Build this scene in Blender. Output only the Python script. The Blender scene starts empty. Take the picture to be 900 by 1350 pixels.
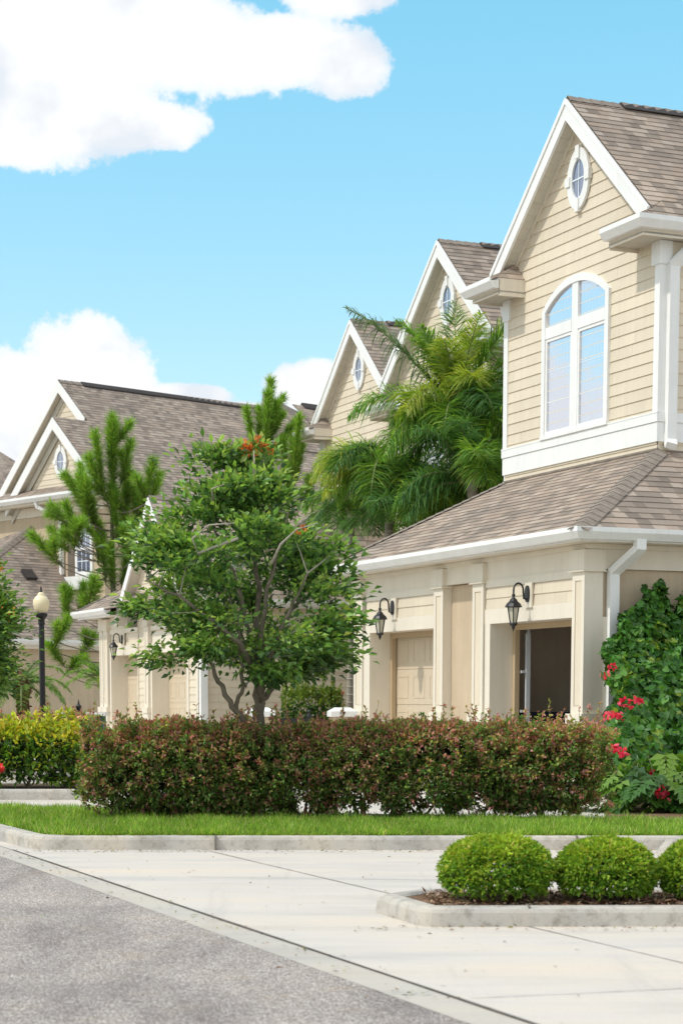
import bpy, math, random
import numpy as np
from mathutils import Vector, Matrix, noise as mnoise
random.seed(7)
rng = np.random.default_rng(11)
SC = bpy.context.scene
COL = SC.collection
PI = math.pi

# ------------------------------------------------------------------ camera model
H = 1.3
PITCH = math.radians(6.0)
FH = 2470.0
FPX = FH*math.cos(PITCH)
UPP, VH = 400.0, 922.0
VPP = VH+FPX*math.tan(PITCH)
ANG = math.atan(1050/2470)          # the street runs 23 degrees left of straight ahead
D1 = (-math.sin(ANG), math.cos(ANG))
D2 = (math.cos(ANG), math.sin(ANG))
P0 = (3.894, 26.0)                   # near corner of the nearest house

def ground_pt(u, v, z=0.0):
    x = (u-UPP)/FPX
    y = (VPP-v)/FPX
    r = (x, math.cos(PITCH)+y*math.sin(PITCH), -math.sin(PITCH)+y*math.cos(PITCH))
    t = (z-H)/r[2]
    return (r[0]*t, r[1]*t)

def at(u, v, Y):
    x = (u-UPP)/FPX
    y = (VPP-v)/FPX
    r = (x, math.cos(PITCH)+y*math.sin(PITCH), -math.sin(PITCH)+y*math.cos(PITCH))
    t = Y/r[1]
    return (r[0]*t, Y, H+r[2]*t)

def street(b, a):
    return (P0[0]+a*D1[0]+b*D2[0], P0[1]+a*D1[1]+b*D2[1])

# ------------------------------------------------------------------ node materials
def new_mat(name):
    m = bpy.data.materials.new(name)
    m.use_nodes = True
    nt = m.node_tree
    nt.nodes.clear()
    out = nt.nodes.new('ShaderNodeOutputMaterial')
    return m, nt, out

def nd(nt, typ, **kw):
    n = nt.nodes.new(typ)
    for k, v in kw.items():
        if k.startswith('_'):
            setattr(n, k[1:], v)
        else:
            key = int(k[1:]) if k[0] == 'i' and k[1:].isdigit() else k.replace('__', ' ')
            n.inputs[key].default_value = v
    return n

def lk(nt, a, b):
    nt.links.new(a, b)

def ramp(nt, fac, stops):
    r = nt.nodes.new('ShaderNodeValToRGB')
    els = r.color_ramp.elements
    while len(els) < len(stops):
        els.new(0.5)
    for e, (p, c) in zip(els, stops):
        e.position = p
        e.color = (*c, 1) if len(c) == 3 else c
    lk(nt, fac, r.inputs[0])
    return r.outputs[0]

def math_n(nt, op, a, b=None, c=None, clamp=False):
    n = nt.nodes.new('ShaderNodeMath')
    n.operation = op
    n.use_clamp = clamp
    for i, v in enumerate((a, b, c)):
        if v is None:
            continue
        if isinstance(v, (int, float)):
            n.inputs[i].default_value = v
        else:
            lk(nt, v, n.inputs[i])
    return n.outputs[0]

def mixc(nt, fac, a, b, mode='MIX'):
    n = nt.nodes.new('ShaderNodeMix')
    n.data_type = 'RGBA'
    n.blend_type = mode
    for sock, v in ((n.inputs[0], fac), (n.inputs[6], a), (n.inputs[7], b)):
        if isinstance(v, (int, float)):
            sock.default_value = v
        elif isinstance(v, tuple):
            sock.default_value = (*v, 1) if len(v) == 3 else v
        else:
            lk(nt, v, sock)
    return n.outputs[2]

def paint(name, col, rough=0.6, var=0.12, scale=1.2, bump=0.0, bscale=60, spec=0.3, grime=0.0, joints=False):
    """painted or rendered surface with slight weathering"""
    m, nt, out = new_mat(name)
    bs = nd(nt, 'ShaderNodeBsdfPrincipled', Roughness=rough)
    bs.inputs['Specular IOR Level'].default_value = spec
    tc = nt.nodes.new('ShaderNodeTexCoord')
    n1 = nd(nt, 'ShaderNodeTexNoise', Scale=scale, Detail=6.0, Roughness=0.65)
    lk(nt, tc.outputs['Object'], n1.inputs['Vector'])
    mp = nd(nt, 'ShaderNodeMapping')
    mp.inputs['Scale'].default_value = (9, 9, 0.7)
    lk(nt, tc.outputs['Object'], mp.inputs[0])
    n2 = nd(nt, 'ShaderNodeTexNoise', Scale=1.0, Detail=4.0)
    lk(nt, mp.outputs[0], n2.inputs['Vector'])
    s = math_n(nt, 'ADD', math_n(nt, 'MULTIPLY', n1.outputs[0], 0.6), math_n(nt, 'MULTIPLY', n2.outputs[0], 0.4))
    lo = tuple(c*(1-var) for c in col)
    hi = tuple(min(1, c*(1+var*0.7)) for c in col)
    c = ramp(nt, s, [(0.35, lo), (0.65, hi)])
    if grime > 0:
        g = nd(nt, 'ShaderNodeTexNoise', Scale=3.0, Detail=8.0, Roughness=0.7)
        lk(nt, mp.outputs[0], g.inputs['Vector'])
        gf = ramp(nt, g.outputs[0], [(0.52, (0, 0, 0)), (0.75, (grime, grime, grime))])
        c = mixc(nt, gf, c, tuple(x*0.45 for x in col))
    if joints:                                    # board ends butted together and a slightly different tone per board
        uv = nt.nodes.new('ShaderNodeUVMap')
        sp = nt.nodes.new('ShaderNodeSeparateXYZ')
        lk(nt, uv.outputs[0], sp.inputs[0])
        row = math_n(nt, 'FLOOR', math_n(nt, 'DIVIDE', sp.outputs[1], 0.173))
        wr = nd(nt, 'ShaderNodeTexWhiteNoise', _noise_dimensions='1D')
        lk(nt, row, wr.inputs['W'])
        x = math_n(nt, 'ADD', math_n(nt, 'DIVIDE', sp.outputs[0], 3.66), wr.outputs[0])
        fr = math_n(nt, 'FRACT', x)
        c = mixc(nt, math_n(nt, 'MULTIPLY', math_n(nt, 'LESS_THAN', fr, 0.0022), 0.55), c, tuple(v*0.5 for v in col))
        cm = nt.nodes.new('ShaderNodeCombineXYZ')
        lk(nt, math_n(nt, 'FLOOR', x), cm.inputs[0])
        lk(nt, row, cm.inputs[1])
        wb = nd(nt, 'ShaderNodeTexWhiteNoise', _noise_dimensions='2D')
        lk(nt, cm.outputs[0], wb.inputs['Vector'])
        c = mixc(nt, 1.0, c, ramp(nt, wb.outputs[0], [(0.0, (0.95, 0.95, 0.95)), (1.0, (1.03, 1.03, 1.03))]), 'MULTIPLY')
    lk(nt, c, bs.inputs['Base Color'])
    if bump > 0:
        nb = nd(nt, 'ShaderNodeTexNoise', Scale=bscale, Detail=5.0)
        lk(nt, tc.outputs['Object'], nb.inputs['Vector'])
        b = nd(nt, 'ShaderNodeBump', Strength=bump, Distance=0.01)
        lk(nt, nb.outputs[0], b.inputs['Height'])
        lk(nt, b.outputs[0], bs.inputs['Normal'])
    lk(nt, bs.outputs[0], out.inputs[0])
    return m

def shingle_mat(name, base, var=0.3):
    """architectural shingles: one tone per tab, per course and granule speckle; UV in metres"""
    m, nt, out = new_mat(name)
    bs = nd(nt, 'ShaderNodeBsdfPrincipled', Roughness=0.9)
    bs.inputs['Specular IOR Level'].default_value = 0.15
    uv = nt.nodes.new('ShaderNodeUVMap')
    sp = nt.nodes.new('ShaderNodeSeparateXYZ')
    lk(nt, uv.outputs[0], sp.inputs[0])
    row = math_n(nt, 'FLOOR', math_n(nt, 'DIVIDE', sp.outputs[1], 0.145))
    wr = nd(nt, 'ShaderNodeTexWhiteNoise', _noise_dimensions='1D')
    lk(nt, row, wr.inputs['W'])
    x = math_n(nt, 'ADD', math_n(nt, 'DIVIDE', sp.outputs[0], 0.21), math_n(nt, 'MULTIPLY', wr.outputs[0], 13.0))
    nz = nd(nt, 'ShaderNodeTexNoise', Scale=0.9, Detail=1.0, _noise_dimensions='2D')
    cmb0 = nt.nodes.new('ShaderNodeCombineXYZ')
    lk(nt, x, cmb0.inputs[0])
    lk(nt, row, cmb0.inputs[1])
    lk(nt, cmb0.outputs[0], nz.inputs['Vector'])
    x2 = math_n(nt, 'ADD', x, math_n(nt, 'MULTIPLY', nz.outputs[0], 0.9))
    tab = math_n(nt, 'FLOOR', x2)
    cmb = nt.nodes.new('ShaderNodeCombineXYZ')
    lk(nt, tab, cmb.inputs[0])
    lk(nt, row, cmb.inputs[1])
    wt = nd(nt, 'ShaderNodeTexWhiteNoise', _noise_dimensions='2D')
    lk(nt, cmb.outputs[0], wt.inputs['Vector'])
    b = base
    c = ramp(nt, wt.outputs[0], [(0.0, tuple(v*(1-var*1.3) for v in b)), (0.3, tuple(v*(1-var*0.3) for v in b)),
                                 (0.6, (b[0]*1.08, b[1]*1.02, b[2]*0.98)), (0.85, (b[0]*1.2, b[1]*1.2, b[2]*1.18)), (1.0, tuple(v*(1+var*1.2) for v in b))])
    tc = nt.nodes.new('ShaderNodeTexCoord')
    big = nd(nt, 'ShaderNodeTexNoise', Scale=0.8, Detail=4.0)
    lk(nt, tc.outputs['Object'], big.inputs['Vector'])
    c = mixc(nt, 0.5, c, ramp(nt, big.outputs[0], [(0.3, (0.6, 0.6, 0.62)), (0.7, (1.15, 1.1, 1.05))]), 'MULTIPLY')
    gr = nd(nt, 'ShaderNodeTexNoise', Scale=140.0, Detail=2.0)
    lk(nt, tc.outputs['Object'], gr.inputs['Vector'])
    c = mixc(nt, 0.5, c, ramp(nt, gr.outputs[0], [(0.3, (0.65, 0.65, 0.65)), (0.7, (1.3, 1.3, 1.3))]), 'MULTIPLY')
    lk(nt, c, bs.inputs['Base Color'])
    # thick tabs stand proud of thin ones
    bp = nd(nt, 'ShaderNodeBump', Strength=0.6, Distance=0.012)
    lk(nt, wt.outputs[0], bp.inputs['Height'])
    lk(nt, bp.outputs[0], bs.inputs['Normal'])
    lk(nt, bs.outputs[0], out.inputs[0])
    return m

def leaf_mat(name, trans=0.3, rough=0.5, spec=0.35, gain=1.0):
    m, nt, out = new_mat(name)
    at_ = nd(nt, 'ShaderNodeAttribute', _attribute_name='Col')
    col = at_.outputs['Color']
    if gain != 1.0:
        col = mixc(nt, 1.0, col, (gain, gain, gain), 'MULTIPLY')
    bs = nd(nt, 'ShaderNodeBsdfPrincipled', Roughness=rough)
    bs.inputs['Specular IOR Level'].default_value = spec
    lk(nt, col, bs.inputs['Base Color'])
    tr = nt.nodes.new('ShaderNodeBsdfTranslucent')
    tcol = mixc(nt, 1.0, col, (1.5, 1.45, 0.6), 'MULTIPLY')
    lk(nt, tcol, tr.inputs[0])
    mx = nd(nt, 'ShaderNodeMixShader', Fac=trans)
    lk(nt, bs.outputs[0], mx.inputs[1])
    lk(nt, tr.outputs[0], mx.inputs[2])
    lk(nt, mx.outputs[0], out.inputs[0])
    return m

def asphalt_mat():
    m, nt, out = new_mat('asphalt')
    bs = nd(nt, 'ShaderNodeBsdfPrincipled', Roughness=0.95)
    bs.inputs['Specular IOR Level'].default_value = 0.1
    tc = nt.nodes.new('ShaderNodeTexCoord')
    v = nd(nt, 'ShaderNodeTexVoronoi', Scale=112.0)
    lk(nt, tc.outputs['Object'], v.inputs['Vector'])
    sp = nt.nodes.new('ShaderNodeSeparateColor')
    lk(nt, v.outputs['Color'], sp.inputs[0])
    c = ramp(nt, sp.outputs[0], [(0.0, (0.23, 0.2, 0.185)), (0.3, (0.385, 0.34, 0.312)), (0.7, (0.505, 0.45, 0.415)), (0.9, (0.67, 0.61, 0.57)), (1.0, (0.88, 0.83, 0.79))])
    edge = ramp(nt, v.outputs['Distance'], [(0.3, (1, 1, 1)), (0.75, (0.55, 0.55, 0.55))])
    c = mixc(nt, 0.8, c, edge, 'MULTIPLY')
    mp = nd(nt, 'ShaderNodeMapping')
    mp.inputs['Rotation'].default_value = (0, 0, -ANG)
    mp.inputs['Scale'].default_value = (1.6, 0.45, 1)
    lk(nt, tc.outputs['Object'], mp.inputs[0])
    n1 = nd(nt, 'ShaderNodeTexNoise', Scale=1.1, Detail=6.0, Roughness=0.6)
    lk(nt, mp.outputs[0], n1.inputs['Vector'])
    c = mixc(nt, 1.0, c, ramp(nt, n1.outputs[0], [(0.3, (0.66, 0.65, 0.66)), (0.5, (1.0, 0.99, 0.98)), (0.7, (1.2, 1.17, 1.14))]), 'MULTIPLY')
    n2 = nd(nt, 'ShaderNodeTexNoise', Scale=2.6, Detail=7.0, Roughness=0.7)
    lk(nt, tc.outputs['Object'], n2.inputs['Vector'])
    c = mixc(nt, ramp(nt, n2.outputs[0], [(0.54, (0, 0, 0)), (0.72, (0.45, 0.45, 0.45))]), c, (0.42, 0.33, 0.24))
    mp2 = nd(nt, 'ShaderNodeMapping')
    mp2.inputs['Scale'].default_value = (0.5, 0.9, 1)
    lk(nt, tc.outputs['Object'], mp2.inputs[0])
    n5 = nd(nt, 'ShaderNodeTexNoise', Scale=0.9, Detail=5.0, Roughness=0.65)
    lk(nt, mp2.outputs[0], n5.inputs['Vector'])
    c = mixc(nt, ramp(nt, n5.outputs[0], [(0.52, (0, 0, 0)), (0.7, (0.4, 0.4, 0.4))]), c, (0.2, 0.185, 0.18))
    # fine wandering cracks
    vc = nd(nt, 'ShaderNodeTexVoronoi', Scale=0.45, _feature='DISTANCE_TO_EDGE')
    nw = nd(nt, 'ShaderNodeTexNoise', Scale=2.5, Detail=6.0)
    lk(nt, tc.outputs['Object'], nw.inputs['Vector'])
    wv = mixc(nt, 0.18, tc.outputs['Object'], nw.outputs['Color'], 'ADD')
    lk(nt, wv, vc.inputs['Vector'])
    c = mixc(nt, ramp(nt, vc.outputs['Distance'], [(0.0, (0.3, 0.3, 0.3)), (0.003, (0, 0, 0))]), c, (0.14, 0.125, 0.12))
    lk(nt, c, bs.inputs['Base Color'])
    b = nd(nt, 'ShaderNodeBump', Strength=0.9, Distance=0.008, _invert=True)
    lk(nt, v.outputs['Distance'], b.inputs['Height'])
    lk(nt, b.outputs[0], bs.inputs['Normal'])
    lk(nt, bs.outputs[0], out.inputs[0])
    return m

def concrete_mat(name, base, stain=0.5, streak=(0.35, 1.6)):
    m, nt, out = new_mat(name)
    bs = nd(nt, 'ShaderNodeBsdfPrincipled', Roughness=0.85)
    bs.inputs['Specular IOR Level'].default_value = 0.2
    tc = nt.nodes.new('ShaderNodeTexCoord')
    mp = nd(nt, 'ShaderNodeMapping')
    mp.inputs['Scale'].default_value = (streak[0], streak[1], 1.2)
    lk(nt, tc.outputs['Object'], mp.inputs[0])
    n1 = nd(nt, 'ShaderNodeTexNoise', Scale=1.4, Detail=7.0, Roughness=0.62)
    lk(nt, mp.outputs[0], n1.inputs['Vector'])
    c = ramp(nt, n1.outputs[0], [(0.28, tuple(v*(1-0.3*stain) for v in base)), (0.5, base), (0.72, (base[0]*1.08, base[1]*1.04, base[2]*0.97))])
    n2 = nd(nt, 'ShaderNodeTexNoise', Scale=11.0, Detail=9.0, Roughness=0.75)
    lk(nt, tc.outputs['Object'], n2.inputs['Vector'])
    c = mixc(nt, ramp(nt, n2.outputs[0], [(0.58-0.09*(stain > 0.9), (0, 0, 0)), (0.8-0.1*(stain > 0.9), (stain*0.8,)*3)]), c, (base[0]*0.45, base[1]*0.43, base[2]*0.4))
    n3 = nd(nt, 'ShaderNodeTexNoise', Scale=180.0, Detail=3.0)
    lk(nt, tc.outputs['Object'], n3.inputs['Vector'])
    c = mixc(nt, 0.5, c, ramp(nt, n3.outputs[0], [(0.3, (0.82, 0.82, 0.82)), (0.7, (1.1, 1.1, 1.1))]), 'MULTIPLY')
    # broad damp, warm and tyre-scuffed patches
    n5 = nd(nt, 'ShaderNodeTexNoise', Scale=0.55, Detail=6.0, Roughness=0.6)
    lk(nt, mp.outputs[0], n5.inputs['Vector'])
    c = mixc(nt, 1.0, c, ramp(nt, n5.outputs[0], [(0.3, (0.83, 0.84, 0.87)), (0.5, (1, 1, 1)), (0.7, (1.05, 1.0, 0.94))]), 'MULTIPLY')
    mpt = nd(nt, 'ShaderNodeMapping')
    mpt.inputs['Rotation'].default_value = (0, 0, 0.35)
    mpt.inputs['Scale'].default_value = (2.2, 0.16, 1)
    lk(nt, tc.outputs['Object'], mpt.inputs[0])
    n6 = nd(nt, 'ShaderNodeTexNoise', Scale=1.3, Detail=5.0, Roughness=0.7)
    lk(nt, mpt.outputs[0], n6.inputs['Vector'])
    c = mixc(nt, ramp(nt, n6.outputs[0], [(0.57, (0, 0, 0)), (0.72, (0.3, 0.3, 0.3))]), c, (base[0]*0.6, base[1]*0.6, base[2]*0.62))
    # small dark specks
    vz = nd(nt, 'ShaderNodeTexVoronoi', Scale=3.2)
    lk(nt, tc.outputs['Object'], vz.inputs['Vector'])
    c = mixc(nt, ramp(nt, vz.outputs['Distance'], [(0.0, (0.8, 0.8, 0.8)), (0.035, (0, 0, 0))]), c, (0.16, 0.14, 0.12))
    lk(nt, c, bs.inputs['Base Color'])
    b = nd(nt, 'ShaderNodeBump', Strength=0.3, Distance=0.006)
    lk(nt, n3.outputs[0], b.inputs['Height'])
    lk(nt, b.outputs[0], bs.inputs['Normal'])
    lk(nt, bs.outputs[0], out.inputs[0])
    return m

def speckle_mat(name, stops, scale=40, rough=0.95):
    m, nt, out = new_mat(name)
    bs = nd(nt, 'ShaderNodeBsdfPrincipled', Roughness=rough)
    bs.inputs['Specular IOR Level'].default_value = 0.1
    tc = nt.nodes.new('ShaderNodeTexCoord')
    n1 = nd(nt, 'ShaderNodeTexNoise', Scale=scale, Detail=6.0, Roughness=0.7)
    lk(nt, tc.outputs['Object'], n1.inputs['Vector'])
    lk(nt, ramp(nt, n1.outputs[0], stops), bs.inputs['Base Color'])
    b = nd(nt, 'ShaderNodeBump', Strength=0.8, Distance=0.02)
    lk(nt, n1.outputs[0], b.inputs['Height'])
    lk(nt, b.outputs[0], bs.inputs['Normal'])
    lk(nt, bs.outputs[0], out.inputs[0])
    return m

def brick_pave_mat():
    m, nt, out = new_mat('brick_paving')
    bs = nd(nt, 'ShaderNodeBsdfPrincipled', Roughness=0.9)
    tc = nt.nodes.new('ShaderNodeTexCoord')
    br = nd(nt, 'ShaderNodeTexBrick', Scale=4.0)
    br.inputs['Color1'].default_value = (0.42, 0.24, 0.17, 1)
    br.inputs['Color2'].default_value = (0.5, 0.33, 0.25, 1)
    br.inputs['Mortar'].default_value = (0.36, 0.3, 0.25, 1)
    lk(nt, tc.outputs['Object'], br.inputs['Vector'])
    lk(nt, br.outputs[0], bs.inputs['Base Color'])
    lk(nt, bs.outputs[0], out.inputs[0])
    return m

def glass_mat(name, tint=(0.45, 0.52, 0.6), refl=0.62, stripes=True):
    """window pane mirroring the sky over pale vertical blinds"""
    m, nt, out = new_mat(name)
    tc = nt.nodes.new('ShaderNodeTexCoord')
    df = nd(nt, 'ShaderNodeBsdfPrincipled', Roughness=0.4)
    if stripes:
        mp = nd(nt, 'ShaderNodeMapping')
        mp.inputs['Scale'].default_value = (0, 1, 0)
        lk(nt, tc.outputs['Object'], mp.inputs[0])
        w = nd(nt, 'ShaderNodeTexWave', Scale=3.4, Distortion=0.6, _bands_direction='Y')
        lk(nt, mp.outputs[0], w.inputs['Vector'])
        c = ramp(nt, w.outputs['Fac'], [(0.0, tuple(t*0.85 for t in tint)), (0.25, tint), (1.0, tuple(min(1, t*1.15) for t in tint))])
        lk(nt, c, df.inputs['Base Color'])
    else:
        df.inputs['Base Color'].default_value = (*tint, 1)
    gl = nd(nt, 'ShaderNodeBsdfGlossy', Roughness=0.015)
    gl.inputs[0].default_value = (0.84, 0.83, 0.88, 1)
    n = nd(nt, 'ShaderNodeTexNoise', Scale=1.6, Detail=1.0)
    lk(nt, tc.outputs['Object'], n.inputs['Vector'])
    b = nd(nt, 'ShaderNodeBump', Strength=0.06, Distance=0.05)
    lk(nt, n.outputs[0], b.inputs['Height'])
    lk(nt, b.outputs[0], gl.inputs['Normal'])
    mx = nd(nt, 'ShaderNodeMixShader', Fac=refl)
    lk(nt, df.outputs[0], mx.inputs[1])
    lk(nt, gl.outputs[0], mx.inputs[2])
    lk(nt, mx.outputs[0], out.inputs[0])
    return m

def globe_mat():
    m, nt, out = new_mat('lamp_globe')
    bs = nd(nt, 'ShaderNodeBsdfPrincipled', Roughness=0.3)
    bs.inputs['Base Color'].default_value = (0.8, 0.69, 0.46, 1)
    bs.inputs['Subsurface Weight'].default_value = 0.3
    bs.inputs['Subsurface Radius'].default_value = (0.1, 0.1, 0.1)
    lk(nt, bs.outputs[0], out.inputs[0])
    return m

M = dict(
    siding=paint('cream_siding', (0.705, 0.615, 0.482), 0.6, 0.07, 0.9, grime=0.1, joints=True),
    trim=paint('cream_trim', (0.755, 0.685, 0.575), 0.55, 0.06, 1.2, grime=0.12),
    white=paint('white_paint', (0.83, 0.825, 0.81), 0.4, 0.06, 1.4, grime=0.2),
    stucco=paint('tan_stucco', (0.57, 0.455, 0.325), 0.9, 0.1, 1.5, bump=0.35, bscale=70, spec=0.1, grime=0.15),
    door=paint('beige_door', (0.62, 0.515, 0.38), 0.5, 0.05, 1.0),
    casing=paint('tan_casing', (0.5, 0.38, 0.24), 0.6, 0.05),
    soffit=paint('soffit_vinyl', (0.62, 0.58, 0.5), 0.6, 0.08),
    interior=paint('garage_drywall', (0.62, 0.53, 0.44), 0.9, 0.1, 2.0),
    intfloor=paint('garage_floor', (0.3, 0.29, 0.28), 0.8, 0.1),
    roof=shingle_mat('roof_shingles', (0.335, 0.28, 0.238), 0.26),
    roofcap=paint('ridge_shingles', (0.27, 0.228, 0.195), 0.9, 0.25, 6.0, bump=0.5, bscale=120, spec=0.1),
    darkvent=paint('ridge_vent', (0.05, 0.042, 0.04), 0.8, 0.2),
    flash=paint('copper_flashing', (0.42, 0.2, 0.1), 0.5, 0.2),
    black=paint('black_iron', (0.012, 0.012, 0.014), 0.4, 0.2, 8.0, spec=0.5),
    lglass=paint('lantern_glass', (0.55, 0.52, 0.42), 0.15, 0.06, 5.0, spec=0.6),
    steel=paint('galvanised_steel', (0.6, 0.62, 0.65), 0.35, 0.1),
    navy=paint('navy_plastic', (0.012, 0.014, 0.035), 0.5, 0.1),
    green_metal=paint('green_metal', (0.04, 0.09, 0.07), 0.5, 0.1),
    muntin=paint('grille_bar', (0.8, 0.85, 0.9), 0.5, 0.03),
    glass=glass_mat('window_glass', (0.32, 0.37, 0.46), 0.72),
    oglass=glass_mat('dark_window_glass', (0.03, 0.08, 0.18), 0.4, False),
    globe=globe_mat(),
    shutter=paint('taupe_shutter', (0.2, 0.165, 0.13), 0.6, 0.1),
    asphalt=asphalt_mat(),
    concrete=concrete_mat('drive_concrete', (0.585, 0.535, 0.485), 0.5),
    gutterpan=concrete_mat('gutter_concrete', (0.5, 0.46, 0.41), 0.35),
    kerb=concrete_mat('kerb_concrete', (0.5, 0.465, 0.42), 1.0, (1.6, 3.0)),
    joint=paint('joint_tar', (0.2, 0.18, 0.16), 0.9, 0.4, 5.0),
    sawcut=paint('saw_cut', (0.44, 0.4, 0.355), 0.9, 0.4, 5.0),
    brickpave=brick_pave_mat(),
    soil=speckle_mat('soil', [(0.3, (0.05, 0.035, 0.02)), (0.6, (0.12, 0.085, 0.055))], 25),
    lawnbase=speckle_mat('lawn_base', [(0.3, (0.05, 0.09, 0.015)), (0.6, (0.12, 0.19, 0.03))], 25),
    mulch=speckle_mat('mulch_bed', [(0.3, (0.07, 0.04, 0.025)), (0.5, (0.2, 0.12, 0.075)), (0.7, (0.36, 0.25, 0.17))], 45),
    chip=leaf_mat('mulch_chips', 0.0, 0.9, 0.1),
    leaf=leaf_mat('leaves', 0.36, 0.42, 0.4),
    softleaf=leaf_mat('soft_leaves', 0.3, 0.6, 0.2),
    needle=leaf_mat('needles', 0.42, 0.55, 0.25),
    grass=leaf_mat('grass_blades', 0.35, 0.55, 0.25),
    petal=leaf_mat('petals', 0.35, 0.6, 0.15),
    bark=paint('grey_bark', (0.2, 0.165, 0.13), 0.95, 0.35, 7.0, bump=0.7, bscale=50, spec=0.1),
    palebark=paint('pale_bark', (0.4, 0.36, 0.3), 0.9, 0.25, 6.0, bump=0.5, bscale=40, spec=0.1),
    redbark=paint('brown_fibre_bark', (0.16, 0.085, 0.055), 0.95, 0.4, 12.0, bump=0.9, bscale=50, spec=0.1),
)

# ------------------------------------------------------------------ mesh helpers
class MB:
    def __init__(self):
        self.v, self.f, self.uv = [], [], []

    def poly(self, pts, uvs=None):
        i = len(self.v)
        self.v.extend([tuple(p) for p in pts])
        self.f.append(tuple(range(i, i+len(pts))))
        self.uv.append(uvs if uvs else [(0, 0)]*len(pts))

    def box(self, x0, x1, y0, y1, z0, z1):
        p = [(x0, y0, z0), (x1, y0, z0), (x1, y1, z0), (x0, y1, z0), (x0, y0, z1), (x1, y0, z1), (x1, y1, z1), (x0, y1, z1)]
        self.hexa(p)
        return self

    def hexa(self, p):
        for q in ((0, 3, 2, 1), (4, 5, 6, 7), (0, 1, 5, 4), (1, 2, 6, 5), (2, 3, 7, 6), (3, 0, 4, 7)):
            self.poly([p[k] for k in q])
        return self

    def prism(self, poly, vec):
        """extrude a planar polygon by vec"""
        n = len(poly)
        a = [Vector(p) for p in poly]
        b = [p+Vector(vec) for p in a]
        self.poly(a[::-1])
        self.poly(b)
        for i in range(n):
            j = (i+1) % n
            self.poly([a[i], a[j], b[j], b[i]])
        return self

    def beam(self, p0, p1, side, w, up, h):
        """bar from p0 to p1, p0/p1 on one edge, extending w along side and h along up"""
        p0, p1, s, u = Vector(p0), Vector(p1), Vector(side)*w, Vector(up)*h
        self.prism([p0, p0+s, p0+s+u, p0+u], p1-p0)
        return self

    def tube(self, pts, rad, seg=8, cap=True):
        pts = [Vector(p) for p in pts]
        if not isinstance(rad, (list, tuple)):
            rad = [rad]*len(pts)
        i0 = len(self.v)
        prev = None
        for k, p in enumerate(pts):
            t = (pts[min(k+1, len(pts)-1)]-pts[max(k-1, 0)])
            t = t.normalized() if t.length > 1e-9 else Vector((0, 0, 1))
            if prev is None:
                a = t.orthogonal().normalized()
            else:
                a = (prev-t*prev.dot(t))
                a = a.normalized() if a.length > 1e-6 else t.orthogonal().normalized()
            prev = a
            b = t.cross(a)
            for j in range(seg):
                an = 2*PI*j/seg
                self.v.append(tuple(p+(a*math.cos(an)+b*math.sin(an))*rad[k]))
        for k in range(len(pts)-1):
            for j in range(seg):
                q = (i0+k*seg+j, i0+k*seg+(j+1) % seg, i0+(k+1)*seg+(j+1) % seg, i0+(k+1)*seg+j)
                self.f.append(q)
                self.uv.append([(0, 0)]*4)
        if cap:
            for k in (0, len(pts)-1):
                q = [i0+k*seg+j for j in range(seg)]
                self.f.append(tuple(q[::-1] if k == 0 else q))
                self.uv.append([(0, 0)]*seg)
        return self

    def lathe(self, prof, c=(0, 0, 0), seg=20):
        i0 = len(self.v)
        for r, z in prof:
            for j in range(seg):
                an = 2*PI*j/seg
                self.v.append((c[0]+r*math.cos(an), c[1]+r*math.sin(an), c[2]+z))
        for k in range(len(prof)-1):
            for j in range(seg):
                self.f.append((i0+k*seg+j, i0+k*seg+(j+1) % seg, i0+(k+1)*seg+(j+1) % seg, i0+(k+1)*seg+j))
                self.uv.append([(0, 0)]*4)
        for k in (0, len(prof)-1):
            q = [i0+k*seg+j for j in range(seg)]
            self.f.append(tuple(q[::-1] if k == 0 else q))
            self.uv.append([(0, 0)]*seg)
        return self

    def build(self, name, mat, parent=None, smooth=False, bevel=0.0, label=None):
        me = bpy.data.meshes.new(name)
        me.from_pydata(self.v, [], self.f)
        uvl = me.uv_layers.new(name='UVMap')
        flat = [c for f in self.uv for u in f for c in u]
        if len(flat) == 2*len(uvl.data):
            uvl.data.foreach_set('uv', flat)
        me.materials.append(mat)
        if smooth:
            me.polygons.foreach_set('use_smooth', [True]*len(me.polygons))
        me.validate()
        me.update()
        o = bpy.data.objects.new(name, me)
        COL.objects.link(o)
        if parent is not None:
            o.parent = parent
        if bevel > 0:
            b = o.modifiers.new('Bevel', 'BEVEL')
            b.width = bevel
            b.segments = 2
            b.limit_method = 'ANGLE'
        if label:
            o['label'] = label
        return o

def clip_half(poly, axis_fn, lim, keep_above):
    out = []
    n = len(poly)
    for i in range(n):
        p, q = poly[i], poly[(i+1) % n]
        a, b = axis_fn(p)-lim, axis_fn(q)-lim
        if not keep_above:
            a, b = -a, -b
        if a >= -1e-9:
            out.append(p)
        if (a > 1e-9 and b < -1e-9) or (a < -1e-9 and b > 1e-9):
            t = a/(a-b)
            out.append(p+(q-p)*t)
    return out

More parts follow.
